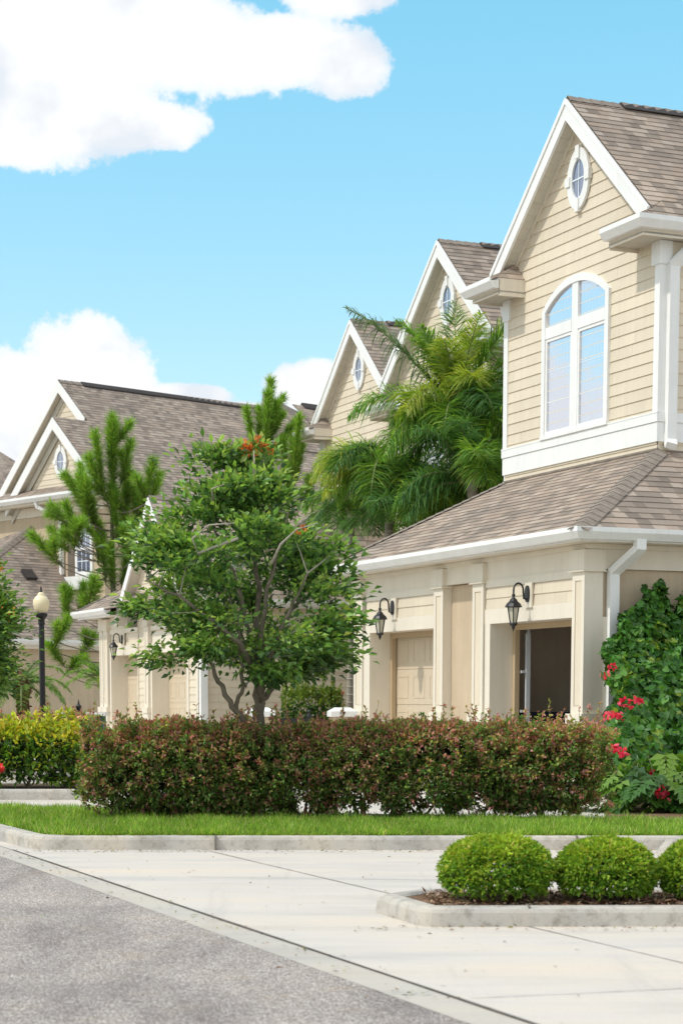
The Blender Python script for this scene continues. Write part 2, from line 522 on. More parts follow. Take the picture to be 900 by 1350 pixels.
def courses(mb, pts, nrm, vup, e, tb, tt, vref=0.0, butt=True):
    """cover a planar polygon with overlapping courses (lap siding, shingles): real steps"""
    pts = [Vector(p) for p in pts]
    N = Vector(nrm).normalized()
    V = Vector(vup).normalized()
    U = V.cross(N)
    fv = lambda p: p.dot(V)
    lo, hi = min(map(fv, pts)), max(map(fv, pts))
    k = math.floor((lo-vref)/e)
    while vref+k*e < hi-1e-6:
        v0 = vref+k*e
        q = clip_half(pts, fv, v0, True)
        if len(q) > 2:
            q = clip_half(q, fv, v0+e, False)
        if len(q) > 2:
            off = [p+N*(tb+(tt-tb)*(p.dot(V)-v0)/e) for p in q]
            mb.poly(off, [(p.dot(U), min(max(p.dot(V), v0+0.02*e), v0+0.98*e)-vref+50*e) for p in q])
            if butt:
                n = len(q)
                for i in range(n):
                    a, b = q[i], q[(i+1) % n]
                    if abs(a.dot(V)-v0) < 1e-6 and abs(b.dot(V)-v0) < 1e-6 and (a-b).length > 1e-4:
                        mb.poly([a+N*tb, a-N*0.002, b-N*0.002, b+N*tb], [(a.dot(U), v0+0.1*e-vref+50*e)]*4)
        k += 1

EXPO = 0.173
def siding(mb, pts, nrm):
    courses(mb, pts, nrm, (0, 0, 1), EXPO, 0.017, 0.002, vref=0.03)

def shingles(mb, pts):
    """pts: planar polygon; up-slope direction derived from its normal"""
    p = [Vector(q) for q in pts]
    n = Vector((0, 0, 0))
    for i in range(len(p)):
        n += p[i].cross(p[(i+1) % len(p)])
    n.normalize()
    if n.z < 0:
        n = -n
    up = Vector((0, 0, 1))-n*n.z
    up.normalize()
    vref = min(q.dot(up) for q in p)
    # nearly flat deck below the courses
    mb.poly([q-n*0.01 for q in p])
    courses(mb, p, n, up, 0.145, 0.013, 0.002, vref=vref)

def hip_caps(mb, p0, p1, w=0.15, step=0.2, n1=(0, 0, 1), n2=(0, 0, 1)):
    """cap shingles folded over a hip or ridge, each lapping the one below"""
    p0, p1 = Vector(p0), Vector(p1)
    d = p1-p0
    L = d.length
    d.normalize()
    a = d.cross(Vector(n1)).normalized()*w
    b = Vector(n2).cross(d).normalized()*w
    if a.z > 0:
        a = -a
    if b.z > 0:
        b = -b
    up = (Vector(n1)+Vector(n2)).normalized()
    k = 0
    while k*step < L:
        s0 = p0+d*(k*step)+up*0.035
        s1 = p0+d*min(L, (k+1)*step+0.04)+up*0.022
        for w_ in (a, b):
            mb.poly([s0, s0+w_, s1+w_, s1])
            mb.poly([s0, s0+w_, s0+w_-up*0.014, s0-up*0.014])
        k += 1

GUT = [(0, 0), (0.075, 0), (0.125, 0.075), (0.125, 0.125), (0.11, 0.125), (0.105, 0.085), (0.01, 0.085), (0, 0.13)]
def gutter(mb, p0, p1, out, scale=1.35):
    """K-style gutter along the eave from p0 to p1 (bottom back edge), bulging towards out"""
    o = Vector(out)
    prof = [Vector(p0)+o*(x*scale)+Vector((0, 0, z*scale)) for x, z in GUT]
    mb.prism(prof, Vector(p1)-Vector(p0))

def downspout(name, pts, parent, w=0.085, d=0.065, mat=None):
    mb = MB()
    pts = [Vector(p) for p in pts]
    X, Y = Vector((1, 0, 0)), Vector((0, 1, 0))
    for i in range(len(pts)-1):
        a, b = pts[i], pts[i+1]
        t = (b-a).normalized()
        s1 = X if abs(t.x) < 0.6 else Vector((0, 0, 1))
        s1 = (s1-t*s1.dot(t)).normalized()
        s2 = t.cross(s1)
        s1 = s1*w/2
        s2 = s2*d/2
        a2, b2 = a-t*0.02, b+t*0.02
        mb.prism([a2-s1-s2, a2+s1-s2, a2+s1+s2, a2-s1+s2], b2-a2)
    # straps
    o = mb.build(name, mat or M['white'], parent, bevel=0.008)
    return o

def thing(name, label, cat, loc=(0, 0, 0), rz=0.0, group=None):
    o = bpy.data.objects.new(name, None)
    o.empty_display_size = 0.3
    COL.objects.link(o)
    o.location = loc
    o.rotation_euler = (0, 0, rz)
    o['label'] = label
    o['category'] = cat
    if group:
        o['group'] = group
    return o

def tag(o, label, cat, group=None):
    o['label'] = label
    o['category'] = cat
    if group:
        o['group'] = group
    return o

def struct(o, kind='structure'):
    o['kind'] = kind
    return o

# ------------------------------------------------------------------ leaves
def tri_mesh(name, V, F, C, mat, parent=None, smooth=False):
    V = np.asarray(V, dtype=np.float32)
    F = np.asarray(F, dtype=np.int32)
    C = np.asarray(C, dtype=np.float32)
    me = bpy.data.meshes.new(name)
    me.vertices.add(len(V))
    me.vertices.foreach_set('co', V.ravel())
    me.loops.add(F.size)
    me.loops.foreach_set('vertex_index', F.ravel())
    me.polygons.add(len(F))
    me.polygons.foreach_set('loop_start', np.arange(0, F.size, 3, dtype=np.int32))
    me.polygons.foreach_set('loop_total', np.full(len(F), 3, dtype=np.int32))
    ca = me.color_attributes.new('Col', 'FLOAT_COLOR', 'POINT')
    ca.data.foreach_set('color', np.hstack([C, np.ones((len(C), 1), np.float32)]).ravel())
    me.materials.append(mat)
    me.update(calc_edges=True)
    me.validate()
    o = bpy.data.objects.new(name, me)
    COL.objects.link(o)
    if parent is not None:
        o.parent = parent
    return o

def unit(a):
    return a/np.maximum(np.linalg.norm(a, axis=-1, keepdims=True), 1e-9)

def rand_dirs(n):
    return unit(rng.normal(size=(n, 3)))

def leaf_arrays(P, D, N, L, W, C, fold=0.25, droop=0.15, shape=0.45):
    """rhombic folded leaves; P base, D direction, N normal"""
    n = len(P)
    D = unit(D)
    S = unit(np.cross(D, N))
    N = unit(np.cross(S, D))
    L = np.broadcast_to(L, (n,))[:, None]
    W = np.broadcast_to(W, (n,))[:, None]
    mid = P+D*L*shape
    tip = P+D*L-N*L*droop
    l = mid+S*W*0.5+N*W*fold
    r = mid-S*W*0.5+N*W*fold
    V = np.stack([P, l, tip, r], 1).reshape(-1, 3)
    b = np.arange(n)[:, None]*4
    F = np.concatenate([b+np.array([[0, 1, 2]]), b+np.array([[0, 2, 3]])], 1).reshape(-1, 3)
    Cc = np.repeat(C, 4, axis=0)
    return V, F, Cc

def heart_arrays(P, D, N, L, W, C):
    """broad heart-shaped leaves of six corners"""
    n = len(P)
    D = unit(D)
    S = unit(np.cross(D, N))
    N = unit(np.cross(S, D))
    L = np.broadcast_to(L, (n,))[:, None]
    W = np.broadcast_to(W, (n,))[:, None]
    pts = [(0.0, 0.0, 0), (-0.12, 0.3, 0.1), (0.25, 0.5, 0.12), (0.6, 0.36, 0.06), (1.0, 0.0, -0.15), (0.6, -0.36, 0.06), (0.25, -0.5, 0.12), (-0.12, -0.3, 0.1)]
    V = np.stack([P+D*L*a+S*W*b+N*W*c for a, b, c in pts], 1).reshape(-1, 3)
    b = np.arange(n)[:, None]*8
    tris = [(0, 1, 2), (0, 2, 3), (0, 3, 4), (0, 4, 5), (0, 5, 6), (0, 6, 7)]
    F = np.concatenate([b+np.array([t]) for t in tris], 1).reshape(-1, 3)
    return V, F, np.repeat(C, 8, axis=0)

def needle_arrays(P, D, L, w, C):
    n = len(P)
    D = unit(D)
    S = unit(np.cross(D, rand_dirs(n)))
    L = np.broadcast_to(L, (n,))[:, None]
    V = np.stack([P-S*w*0.5, P+S*w*0.5, P+D*L], 1).reshape(-1, 3)
    F = np.arange(n*3).reshape(-1, 3)
    return V, F, np.repeat(C, 3, axis=0)

class Leaves:
    def __init__(self):
        self.V, self.F, self.C, self.n = [], [], [], 0

    def add(self, vfc):
        V, F, C = vfc
        self.V.append(V)
        self.F.append(F+self.n)
        self.C.append(C)
        self.n += len(V)

    def build(self, name, mat, parent=None):
        return tri_mesh(name, np.vstack(self.V), np.vstack(self.F), np.vstack(self.C), mat, parent)

def palette(n, cols, wts=None, jit=0.18):
    cols = np.array(cols, dtype=float)
    k = rng.choice(len(cols), n, p=wts)
    return np.clip(cols[k]*(1+rng.normal(0, jit, (n, 1)))*(1+rng.normal(0, jit*0.3, (n, 3))), 0.004, 0.95)

# ------------------------------------------------------------------ house pieces (local frame: -x is the street front, -y faces the camera)
def lantern(parent, x, y, z, k=0.86):
    """gooseneck wall lantern; x,y,z = centre of its mounting plate on the wall"""
    root = MB().box(x-0.03, x, y-0.1, y+0.1, z-0.2, z+0.16).build('wall_lantern', M['trim'], parent, bevel=0.004)
    m = MB()
    # oval back plate, gooseneck arm
    for k in range(2):
        pass
    ring = [(x-0.03, y+0.055*math.cos(t), z+0.12*math.sin(t)) for t in [2*PI*i/16 for i in range(16)]]
    m.prism(ring, (-0.03, 0, 0))
    arm = [(x-0.05, y, z-0.08), (x-0.1, y, z-0.07), (x-0.11, y, z+0.02)]
    arm += [(x-0.19+0.08*math.cos(t), y, z+0.05+0.1*math.sin(t)) for t in [PI*i/8 for i in range(9)]]
    arm += [(x-0.27, y, z-0.02)]
    m.tube(arm, 0.014, 8)
    m.build('arm', M['black'], root, smooth=False)
    cx, cz = x-0.27, z-0.02
    b = MB()
    b.lathe([(0.012, 0.02), (0.028, 0.0), (0.018, -0.03), (0.03, -0.05), (0.05, -0.065), (0.06, -0.09), (0.1, -0.125), (0.125, -0.17), (0.12, -0.18), (0.085, -0.185)], (cx, y, cz), 12)
    for i in range(6):
        t = 2*PI*i/6
        b.tube([(cx+0.092*math.cos(t), y+0.092*math.sin(t), cz-0.18), (cx+0.052*math.cos(t), y+0.052*math.sin(t), cz-0.405)], 0.008, 5)
    b.lathe([(0.06, -0.4), (0.066, -0.415), (0.05, -0.435), (0.022, -0.455), (0.026, -0.475), (0.01, -0.5), (0.004, -0.525)], (cx, y, cz), 12)
    b.build('cage', M['black'], root)
    g = MB().lathe([(0.084, -0.183), (0.048, -0.402)], (cx, y, cz), 6)
    g.build('glass', M['lglass'], root)
    for o in [root]+list(root.children):
        o.data.transform(Matrix.Translation((x, y, z)) @ Matrix.Scale(k, 4) @ Matrix.Translation((-x, -y, -z)))
    return root

def garage_door(parent, x, y0, y1, z1):
    d = MB()
    rows, cols = 4, max(2, round((y1-y0)/0.6))
    rh, cw = z1/rows, (y1-y0)/cols
    for r in range(rows):
        d.box(x, x+0.04, y0, y1, r*rh+0.004, (r+1)*rh-0.004)
    d.box(x+0.012, x+0.035, y0, y1, 0.0, z1)
    for r in range(rows):
        for c in range(cols):
            a0, a1 = y0+c*cw+0.09, y0+(c+1)*cw-0.09
            b0, b1 = r*rh+0.11, (r+1)*rh-0.11
            for q in ((a0, a1, b0, b0+0.025), (a0, a1, b1-0.025, b1), (a0, a0+0.025, b0+0.025, b1-0.025), (a1-0.025, a1, b0+0.025, b1-0.025)):
                d.box(x-0.006, x-0.001, *q)
    return d.build('garage_door', M['door'], parent, bevel=0.003)

def pilaster(parent, x, y0, y1, ztop, depth=0.3, base=True):
    m = MB()
    m.box(x+0.018, x+depth, y0, y1, 0.0, ztop)                       # shaft
    s = 0.075
    if base:
        m.box(x, x+0.017, y0, y0+s, 1.1, ztop-0.28)                   # raised stiles and rails round the panel
        m.box(x, x+0.017, y1-s, y1, 1.1, ztop-0.28)
        m.box(x+0.001, x+0.017, y0+s, y1-s, 1.1, 1.2)
        m.box(x+0.001, x+0.017, y0+s, y1-s, ztop-0.42, ztop-0.28)
        m.box(x-0.05, x+depth+0.03, y0-0.055, y1+0.055, 0.96, 1.1)    # cap of the pedestal
        m.box(x-0.025, x+depth, y0-0.03, y1+0.03, 0.0, 0.955)
    m.box(x-0.03, x+depth+0.02, y0-0.03, y1+0.03, ztop-0.278, ztop)   # capital block
    m.box(x-0.045, x+depth+0.03, y0-0.045, y1+0.045, ztop-0.3, ztop-0.279)
    o = m.build('pilaster', M['trim'], parent, bevel=0.005)
    if base:
        MB().box(x+0.008, x+0.0175, y0+s+0.012, y1-s-0.012, 1.215, ztop-0.435).build('panel', M['siding'], o)
    return o

def oval_window(parent, x, yc, zc, sy, sz):
    """oval gable window with surround, four key blocks and a cross of grille bars; sy, sz outer half axes"""
    n = 32
    iy, iz = sy*0.54, sz*0.6
    fr = MB()
    for ring, xa, xb in ((1.0, x-0.045, x),):
        for i in range(n):
            t0, t1 = 2*PI*i/n, 2*PI*(i+1)/n
            def p(t, ky, kz, xx):
                return (xx, yc+ky*math.cos(t), zc+kz*math.sin(t))
            o0, o1 = p(t0, sy*0.94, sz*0.95, xa), p(t1, sy*0.94, sz*0.95, xa)
            i0, i1 = p(t0, iy, iz, xa), p(t1, iy, iz, xa)
            fr.poly([o0, o1, i1, i0])
            fr.poly([o0, o1, p(t1, sy*0.94, sz*0.95, xb), p(t0, sy*0.94, sz*0.95, xb)])
            fr.poly([i0, i1, p(t1, iy, iz, xb), p(t0, iy, iz, xb)])
    for dy, dz, hy, hz in ((0, sz*0.82, 0.055, sz*0.2), (0, -sz*0.82, 0.055, sz*0.2), (sy*0.84, 0, sy*0.2, 0.07), (-sy*0.84, 0, sy*0.2, 0.07)):
        fr.box(x-0.07, x-0.001, yc+dy-hy, yc+dy+hy, zc+dz-hz, zc+dz+hz)
    w = fr.build('oval_window', M['white'], parent, bevel=0.004)
    pane = MB()
    pane.poly([(x-0.018, yc+iy*1.02*math.cos(2*PI*i/n), zc+iz*1.02*math.sin(2*PI*i/n)) for i in range(n)])
    pane.build('pane', M['oglass'], w)
    g = MB()
    g.box(x-0.028, x-0.02, yc-0.008, yc+0.008, zc-iz, zc+iz)
    g.box(x-0.03, x-0.0195, yc-iy, yc+iy, zc-0.01, zc+0.01)
    g.build('grille', M['muntin'], w)
    return w

def arch_z(y, half, spring, rise):
    R = (half*half+rise*rise)/(2*rise)
    return spring+rise-R+math.sqrt(max(R*R-y*y, 0))

def arched_window(parent, x, yc, half, z0, spring, rise):
    n = 20
    t = 0.1
    fr = MB()
    hi = half-t
    def outer(y): return arch_z(y, half, spring, rise)
    def inner(y): return arch_z(y, hi, spring-0.03, rise*0.78)
    # surround: jambs, sill, arched head
    xa = x-0.06
    fr.box(xa, x, yc-half, yc-hi, z0, spring-0.03)
    fr.box(xa, x, yc+hi, yc+half, z0, spring-0.03)
    fr.box(xa-0.012, x, yc-half-0.01, yc+half+0.01, z0-0.001, z0+0.06)
    ys = [-half+2*half*i/n for i in range(n+1)]
    for i in range(n):
        a, b = ys[i], ys[i+1]
        za, zb = outer(a), outer(b)
        ia, ib = max(-hi, min(hi, a)), max(-hi, min(hi, b))
        la = inner(ia) if abs(a) <= hi else spring-0.03
        lb = inner(ib) if abs(b) <= hi else spring-0.03
        fr.prism([(xa, yc+a, la), (xa, yc+b, lb), (xa, yc+b, zb), (xa, yc+a, za)], (0.06, 0, 0))
    w = fr.build('arched_window', M['white'], parent)
    # sashes
    s = MB()
    xs = x-0.045
    s.box(xs, x-0.004, yc-0.09, yc+0.09, z0+0.06, inner(0)-0.001)      # mullion
    s.box(xs-0.006, x-0.004, yc-hi+0.001, yc-0.091, 7.09, 7.27)
    s.box(xs-0.006, x-0.004, yc+0.091, yc+hi-0.001, 7.09, 7.27)
    for a, b in ((-hi+0.001, -0.091), (0.091, hi-0.001)):
        s.box(xs+0.008, x-0.004, yc+a, yc+a+0.045, z0+0.06, 7.088)
        s.box(xs+0.008, x-0.004, yc+b-0.045, yc+b, z0+0.06, 7.088)
        s.box(xs+0.006, x-0.004, yc+a+0.045, yc+b-0.045, z0+0.061, z0+0.12)
        s.box(xs+0.006, x-0.004, yc+a+0.045, yc+b-0.045, 7.04, 7.088)
    s.build('sash', M['white'], w, bevel=0.004)
    p = MB()
    xp = x-0.014
    for a, b in ((-hi+0.02, -0.05), (0.05, hi-0.02)):
        p.poly([(xp, yc+a, z0+0.08), (xp, yc+b, z0+0.08), (xp, yc+b, 7.12), (xp, yc+a, 7.12)])
        m = 8
        top = [(xp, yc+a+(b-a)*i/m, inner(a+(b-a)*i/m)+0.01) for i in range(m+1)]
        p.poly([(xp, yc+b, 7.2), (xp, yc+a, 7.2)]+top)
    p.build('pane', M['glass'], w)
    g = MB()
    for a, b in ((-hi+0.046, -0.091), (0.091, hi-0.046)):
        for k in (1, 2):
            z = z0+0.1+k*(7.05-z0-0.1)/3
            g.box(xp-0.004, xp-0.002, yc+a, yc+b, z-0.004, z+0.004)
    g.build('grille', M['muntin'], w)
    return w

def upper_gable(root, xw, yc, zb, depth, hw=2.29, peak=10.58, slope=0.92, window=True, lower=False, spouts=True, far_return=True):
    """two-storey gabled block: siding, bands, eave returns, rakes, roof; xw = front wall plane"""
    ze = 8.2                                      # top of the eave gutter
    y0, y1 = yc-hw, yc+hw
    xr = xw-0.25                                  # rake plane
    ov = 0.42
    x1 = xw+depth
    rz = lambda y: peak-slope*abs(y-yc)           # roof surface
    # walls
    m = MB()
    zt = rz(y0)-0.1
    siding(m, [(xw, y1, zb), (xw, y0, zb), (xw, y0, zt), (xw, yc, peak-0.1), (xw, y1, zt)], (-1, 0, 0))
    siding(m, [(xw, y0, zb), (x1, y0, zb), (x1, y0, 8.0), (xw, y0, 8.0)], (0, -1, 0))
    siding(m, [(x1, y1, zb), (xw, y1, zb), (xw, y1, 8.0), (x1, y1, 8.0)], (0, 1, 0))
    m.build('upper_wall', M['siding'], root)
    # corner boards
    for yy, s in ((y0, -1), (y1, 1)):
        c = MB()
        c.box(xw-0.035, xw+0.11, min(yy+s*0.035, yy-s*0.1), max(yy+s*0.035, yy-s*0.1), 5.5 if not lower else zb, 7.95)
        c.box(xw-0.055, xw+0.16, min(yy+s*0.055, yy-s*0.17), max(yy+s*0.055, yy-s*0.17), 7.62, 7.951)
        c.build('corner_board', M['white'], root, bevel=0.004)
    # band boards at the floor line
    b = MB()
    for za, z_, t in ((5.365, 5.5, 0.05), (5.08, 5.362, 0.035)):
        b.box(xw-t, xw, y0-t, y1+t, za, z_)
        b.box(xw+0.001, x1, y0-t, y0, za, z_)
        b.box(xw+0.001, x1, y1, y1+t, za, z_)
    b.box(xw-0.055, xw+0.0, y0-0.055, y1+0.055, 5.49, 5.515)
    b.build('band_board', M['trim'] if lower else M['white'], root, bevel=0.003)
    # frieze under the side eaves
    f = MB()
    f.box(xw+0.17, x1, y0-0.03, y0, 7.72, 7.95)
    f.box(xw+0.17, x1, y1, y1+0.03, 7.72, 7.95)
    # sloping frieze boards on the gable wall
    for s in (-1, 1):
        ya, yb = yc+s*(hw-0.03), yc
        za, zb_ = rz(ya)-0.16, rz(yb)-0.16
        f.prism([(xw-0.04, ya, za), (xw-0.04, yb, zb_), (xw-0.04, yb, zb_-0.2), (xw-0.04, ya, za-0.2)], (0.03, 0, 0))
    f.build('frieze', M['trim'], root)
    # main roof
    r = MB()
    hy = hw+ov-0.03
    shingles(r, [(xr, yc, peak), (xr, yc-hy, rz(yc-hy)), (x1, yc-hy, rz(yc-hy)), (x1, yc, peak)])
    shingles(r, [(xr, yc+hy, rz(yc-hy)), (xr, yc, peak), (x1, yc, peak), (x1, yc+hy, rz(yc-hy))])
    ro = r.build('roof', M['roof'], root)
    k = MB()
    nl, nr = Vector((0, -slope, 1)).normalized(), Vector((0, slope, 1)).normalized()
    hip_caps(k, (xr, yc, peak), (xr+0.95, yc, peak), 0.15, 0.2, nl, nr)
    k.build('ridge_cap', M['roofcap'], ro)
    v = MB()
    v.prism([(xr+0.95, yc-0.15, peak-0.085), (xr+0.95, yc-0.15, peak-0.075), (xr+0.95, yc, peak+0.045), (xr+0.95, yc+0.15, peak-0.075), (xr+0.95, yc+0.15, peak-0.085), (xr+0.95, yc, peak+0.02)], (depth-1.2, 0, 0))
    v.build('ridge_vent', M['darkvent'], ro)
    k = MB()
    hip_caps(k, (xr+0.98, yc, peak+0.02), (x1, yc, peak+0.02), 0.17, 0.2, nl, nr)
    k.build('ridge_cap', M['roofcap'], ro)
    # rakes
    for s in (-1, 1):
        q = MB()
        ye = yc+s*(2.36 if (s < 0 or far_return) else hy)
        q.prism([(xr-0.03, yc, peak-0.02), (xr-0.03, ye, rz(ye)-0.02), (xr-0.03, ye, rz(ye)-0.34), (xr-0.03, yc, peak-0.34)], (0.045, 0, 0))
        q.prism([(xr-0.05, yc, peak-0.012), (xr-0.05, ye, rz(ye)-0.012), (xr-0.05, ye, rz(ye)-0.1), (xr-0.05, yc, peak-0.1)], (0.0195, 0, 0))
        q.build('rake_board', M['white'], root)
        u = MB()
        u.prism([(xr+0.016, yc, peak-0.3), (xr+0.016, ye, rz(ye)-0.3), (xr+0.016, ye, rz(ye)-0.28), (xr+0.016, yc, peak-0.28)], (0.245, 0, 0))
        nb = 14
        for i in range(nb):                       # joints of the soffit panels
            yy = yc+(ye-yc)*(i+0.5)/nb
            zz = rz(yy)-0.303
            u.box(xr+0.03, xw-0.012, yy-0.006, yy+0.006, zz-0.004, zz+0.012)
        u.build('soffit', M['soffit'], root)
        fl = MB()
        fl.prism([(xr-0.04, ye, rz(ye)-0.345), (xr-0.04, ye+s*0.02, rz(ye)-0.345), (xr-0.04, ye+s*0.02, rz(ye)-0.1), (xr-0.04, ye, rz(ye)-0.1)], (0.07, 0, 0))
        fl.build('flashing', M['flash'], root)
    # side eaves with their returns round the front corners
    for s, yy in ((-1, y0), (1, y1)):
        if s > 0 and not far_return:
            continue
        yo = yy+s*(ov-0.14)                       # fascia line
        yin = yy-s*0.62                           # inner end of the return
        xf = xw-0.5
        sf = MB()
        a, c = sorted((yo, yin))
        sf.box(xf, xw-0.0, a, c, 7.96, 7.985)
        a, c = sorted((yo, yy))
        sf.box(xw+0.001, x1, a, c, 7.96, 7.985)
        for i in range(9):
            sf.box(xf+0.05+i*0.05, xf+0.058+i*0.05, min(yo, yin)+0.02, max(yo, yin)-0.02, 7.954, 7.962)
        sf.build('soffit', M['soffit'], root)
        fa = MB()
        a, c = sorted((yo, yin))
        fa.box(xf-0.0, xf+0.02, a, c, 7.93, 8.17)
        fa.box(xf, xw, min(yin, yin+s*0.02), max(yin, yin+s*0.02), 7.9, 8.19)
        a, c = sorted((yo, yo-s*0.02))
        fa.box(xf+0.021, x1, a, c, 7.93, 8.17)
        fa.build('fascia', M['trim'], root, bevel=0.004)
        g = MB()
        gs = 1.35
        gx = 0.125*gs
        z0g = ze-0.13*gs-0.006
        # front run and side run meet in a mitre at the corner
        prof = [(xx*gs, zz*gs) for xx, zz in GUT]
        g_f0 = [Vector((xf-p, yo+s*p, z0g+z)) for p, z in prof]
        g_f1 = [Vector((xf-p, yin, z0g+z)) for p, z in prof]
        g_s1 = [Vector((x1, yo+s*p, z0g+z)) for p, z in prof]
        for A, B in ((g_f0, g_f1), (g_f0, g_s1)):
            n = len(A)
            for i in range(n):
                j = (i+1) % n
                g.poly([A[i], A[j], B[j], B[i]])
            g.poly(B)
        g.build('gutter', M['white'], root)
        # little pent roof on the return
        pr = MB()
        zg = ze-0.02
        top = 8.52
        ytop = yy
        yt = yin+s*0.34
        shingles(pr, [(xf-0.05, yo+s*0.03, zg), (xf-0.05, yin, zg), (xw, yt, top), (xw, yy, top)])
        shingles(pr, [(xf-0.05, yin, zg), (xw, yin, zg), (xw, yt, top)])
        shingles(pr, [(xf-0.05, yo+s*0.03, zg), (xw, yy, top), (xw+0.3, yy, top), (xw+0.3, yo+s*0.03, zg)])
        pr.build('return_roof', M['roof'], root)
    oval_window(root, xw-0.017, yc-0.03, 9.38, 0.34, 0.49)
    if window:
        arched_window(root, xw-0.002, yc+0.02, 1.0, 5.5, 7.54, 0.40)
    if spouts:
        ys = y0-0.075
        downspout('downspout', [(xw+0.45, y0-0.3, 8.02), (xw+0.43, y0-0.26, 7.9), (xw+0.17, ys, 7.6), (xw+0.17, ys, zb+0.16), (xw+0.12, ys-0.1, zb+0.08)], root, 0.16, 0.1)
        ys = y1+0.075
        downspout('downspout', [(xw+0.12, y1+0.3, 8.0), (xw+0.12, y1+0.28, 7.85), (xw+0.1, ys, 7.65), (xw+0.1, ys, zb+0.05), (xw-0.05, ys+0.1, zb-0.2)], root, 0.12, 0.08)

def gutter_loop(path, outs, z_top, parent, gs=1.15):
    """gutter following an eave path (fascia line corners) with mitres; outs: outward unit per leg"""
    g = MB()
    z0 = z_top-0.13*gs
    prof = [(x*gs, z*gs) for x, z in GUT]
    rings = []
    for i, p in enumerate(path):
        o = Vector((0, 0, 0))
        if i > 0:
            o += Vector(outs[i-1])
        if i < len(path)-1 and (i == 0 or Vector(outs[i]).dot(Vector(outs[i-1])) < 0.5):
            o += Vector(outs[i])
        rings.append([Vector((p[0], p[1], z0))+o*x+Vector((0, 0, z)) for x, z in prof])
    for A, B in zip(rings[:-1], rings[1:]):
        n = len(A)
        for i in range(n):
            j = (i+1) % n
            g.poly([A[i], A[j], B[j], B[i]])
    g.poly(rings[0])
    g.poly(rings[-1])
    return g.build('gutter', M['white'], parent)

# ================================================================== HOUSE 1 (nearest)
RZ = ANG
h1 = thing('house', 'large cream house at right with an open garage bay and tall arched window', 'house', (P0[0], P0[1], 0), RZ)
ZF = 3.44
def wall_box(name, boxes, mat, parent, bevel=0.0):
    m = MB()
    for b in boxes:
        m.box(*b)
    return m.build(name, mat, parent, bevel=bevel)

YN, YE = 0.05, 7.76
# stucco walls: between the bays, side wall towards the camera, rear and far walls
wall_box('stucco_wall', [(0.16, 0.5, 3.32, 4.29, 0, 3.09), (0.31, 9.5, 0.1, 0.3, 0, 3.1), (0.5, 9.5, 7.5, 7.7, 0, 3.4), (9.5, 9.7, 0.1, 7.7, 0, 4.5)], M['stucco'], h1)
# bay surrounds: reveals, lintels, trims
for (o0, o1) in ((0.375, 2.79), (4.625, 7.1)):
    tr = MB()
    tr.box(0.03, 0.5, o1, o1+0.16, 0, 2.44)                           # far reveal
    tr.box(0.03, 0.5, o0-0.004, o1+0.17, 2.44, 2.66)                  # lintel board
    tr.box(0.032, 0.1, o0, o1+0.16, 2.985, 3.1)                       # upper trim
    tr.box(0.06, 0.5, o0, o1+0.16, 2.662, 2.983)                      # backing of the panel
    if o0 < 1:
        tr.box(0.3, 0.5, 0.06, 0.374, 0, 2.44)
    else:
        tr.box(0.03, 0.5, 7.262, 7.345, 0, 2.44)
    tr.build('bay_surround', M['trim'], h1, bevel=0.004)
    pn = MB()
    y0, y1 = o0+0.0, o1+0.16
    courses(pn, [(0.055, y1, 2.662), (0.055, y0, 2.662), (0.055, y0, 2.983), (0.055, y1, 2.983)], (-1, 0, 0), (0, 0, 1), 0.16, 0.016, 0.002, vref=2.662)
    pn.build('siding_panel', M['siding'], h1)
fz = MB()
fz.box(0.05, 0.3, YN+0.0, YE, 3.102, ZF)
fz.box(0.301, 9.5, YN, YN+0.2, 3.102, ZF)
fz.box(0.02, 0.29, YN-0.03, YE, 3.37, ZF-0.001)
fz.box(0.29, 9.5, YN-0.03, YN+0.1, 3.37, ZF-0.001)
fz.build('frieze', M['trim'], h1, bevel=0.004)
for (a, c) in ((0.05, 0.37), (2.965, 3.31), (4.3, 4.62), (7.35, 7.7)):
    pilaster(h1, 0.0, a, c, ZF-0.08, 0.3)
# casings inside the reveals
for (o0, o1) in ((0.375, 2.79), (4.625, 7.1)):
    c = MB()
    c.box(0.42, 0.5, o1-0.085, o1-0.001, 0, 2.438)
    c.box(0.42, 0.5, o0+0.001, o0+0.05, 0, 2.438)
    c.box(0.42, 0.5, o0+0.05, o1-0.085, 2.35, 2.438)
    c.build('door_casing', M['casing'], h1)
garage_door(h1, 0.52, 4.626, 7.1, 2.42)
# open bay: room shell, rolled-up door on its tracks
rm = MB()
ry0, ry1, rx1, rz1 = 0.31, 3.9, 6.6, 2.95
rm.poly([(0.5, ry0, 0.01), (rx1, ry0, 0.01), (rx1, ry0, rz1), (0.5, ry0, rz1)])
rm.poly([(0.5, ry1, 0.01), (rx1, ry1, 0.01), (rx1, ry1, rz1), (0.5, ry1, rz1)])
rm.poly([(rx1, ry0, 0.01), (rx1, ry1, 0.01), (rx1, ry1, rz1), (rx1, ry0, rz1)])
rm.poly([(0.3, ry0, rz1), (rx1, ry0, rz1), (rx1, ry1, rz1), (0.3, ry1, rz1)])
rm.poly([(0.505, o1y, z) for o1y, z in ((2.79, 0.01), (ry1, 0.01), (ry1, rz1), (2.79, rz1))])
rm.poly([(0.506, y, z) for y, z in ((ry0, 2.44), (ry1, 2.44), (ry1, rz1), (ry0, rz1))])
rm.build('garage_interior', M['interior'], h1)
MB().box(0.2, rx1, ry0, ry1, 0.004, 0.012).build('garage_floor', M['intfloor'], h1)
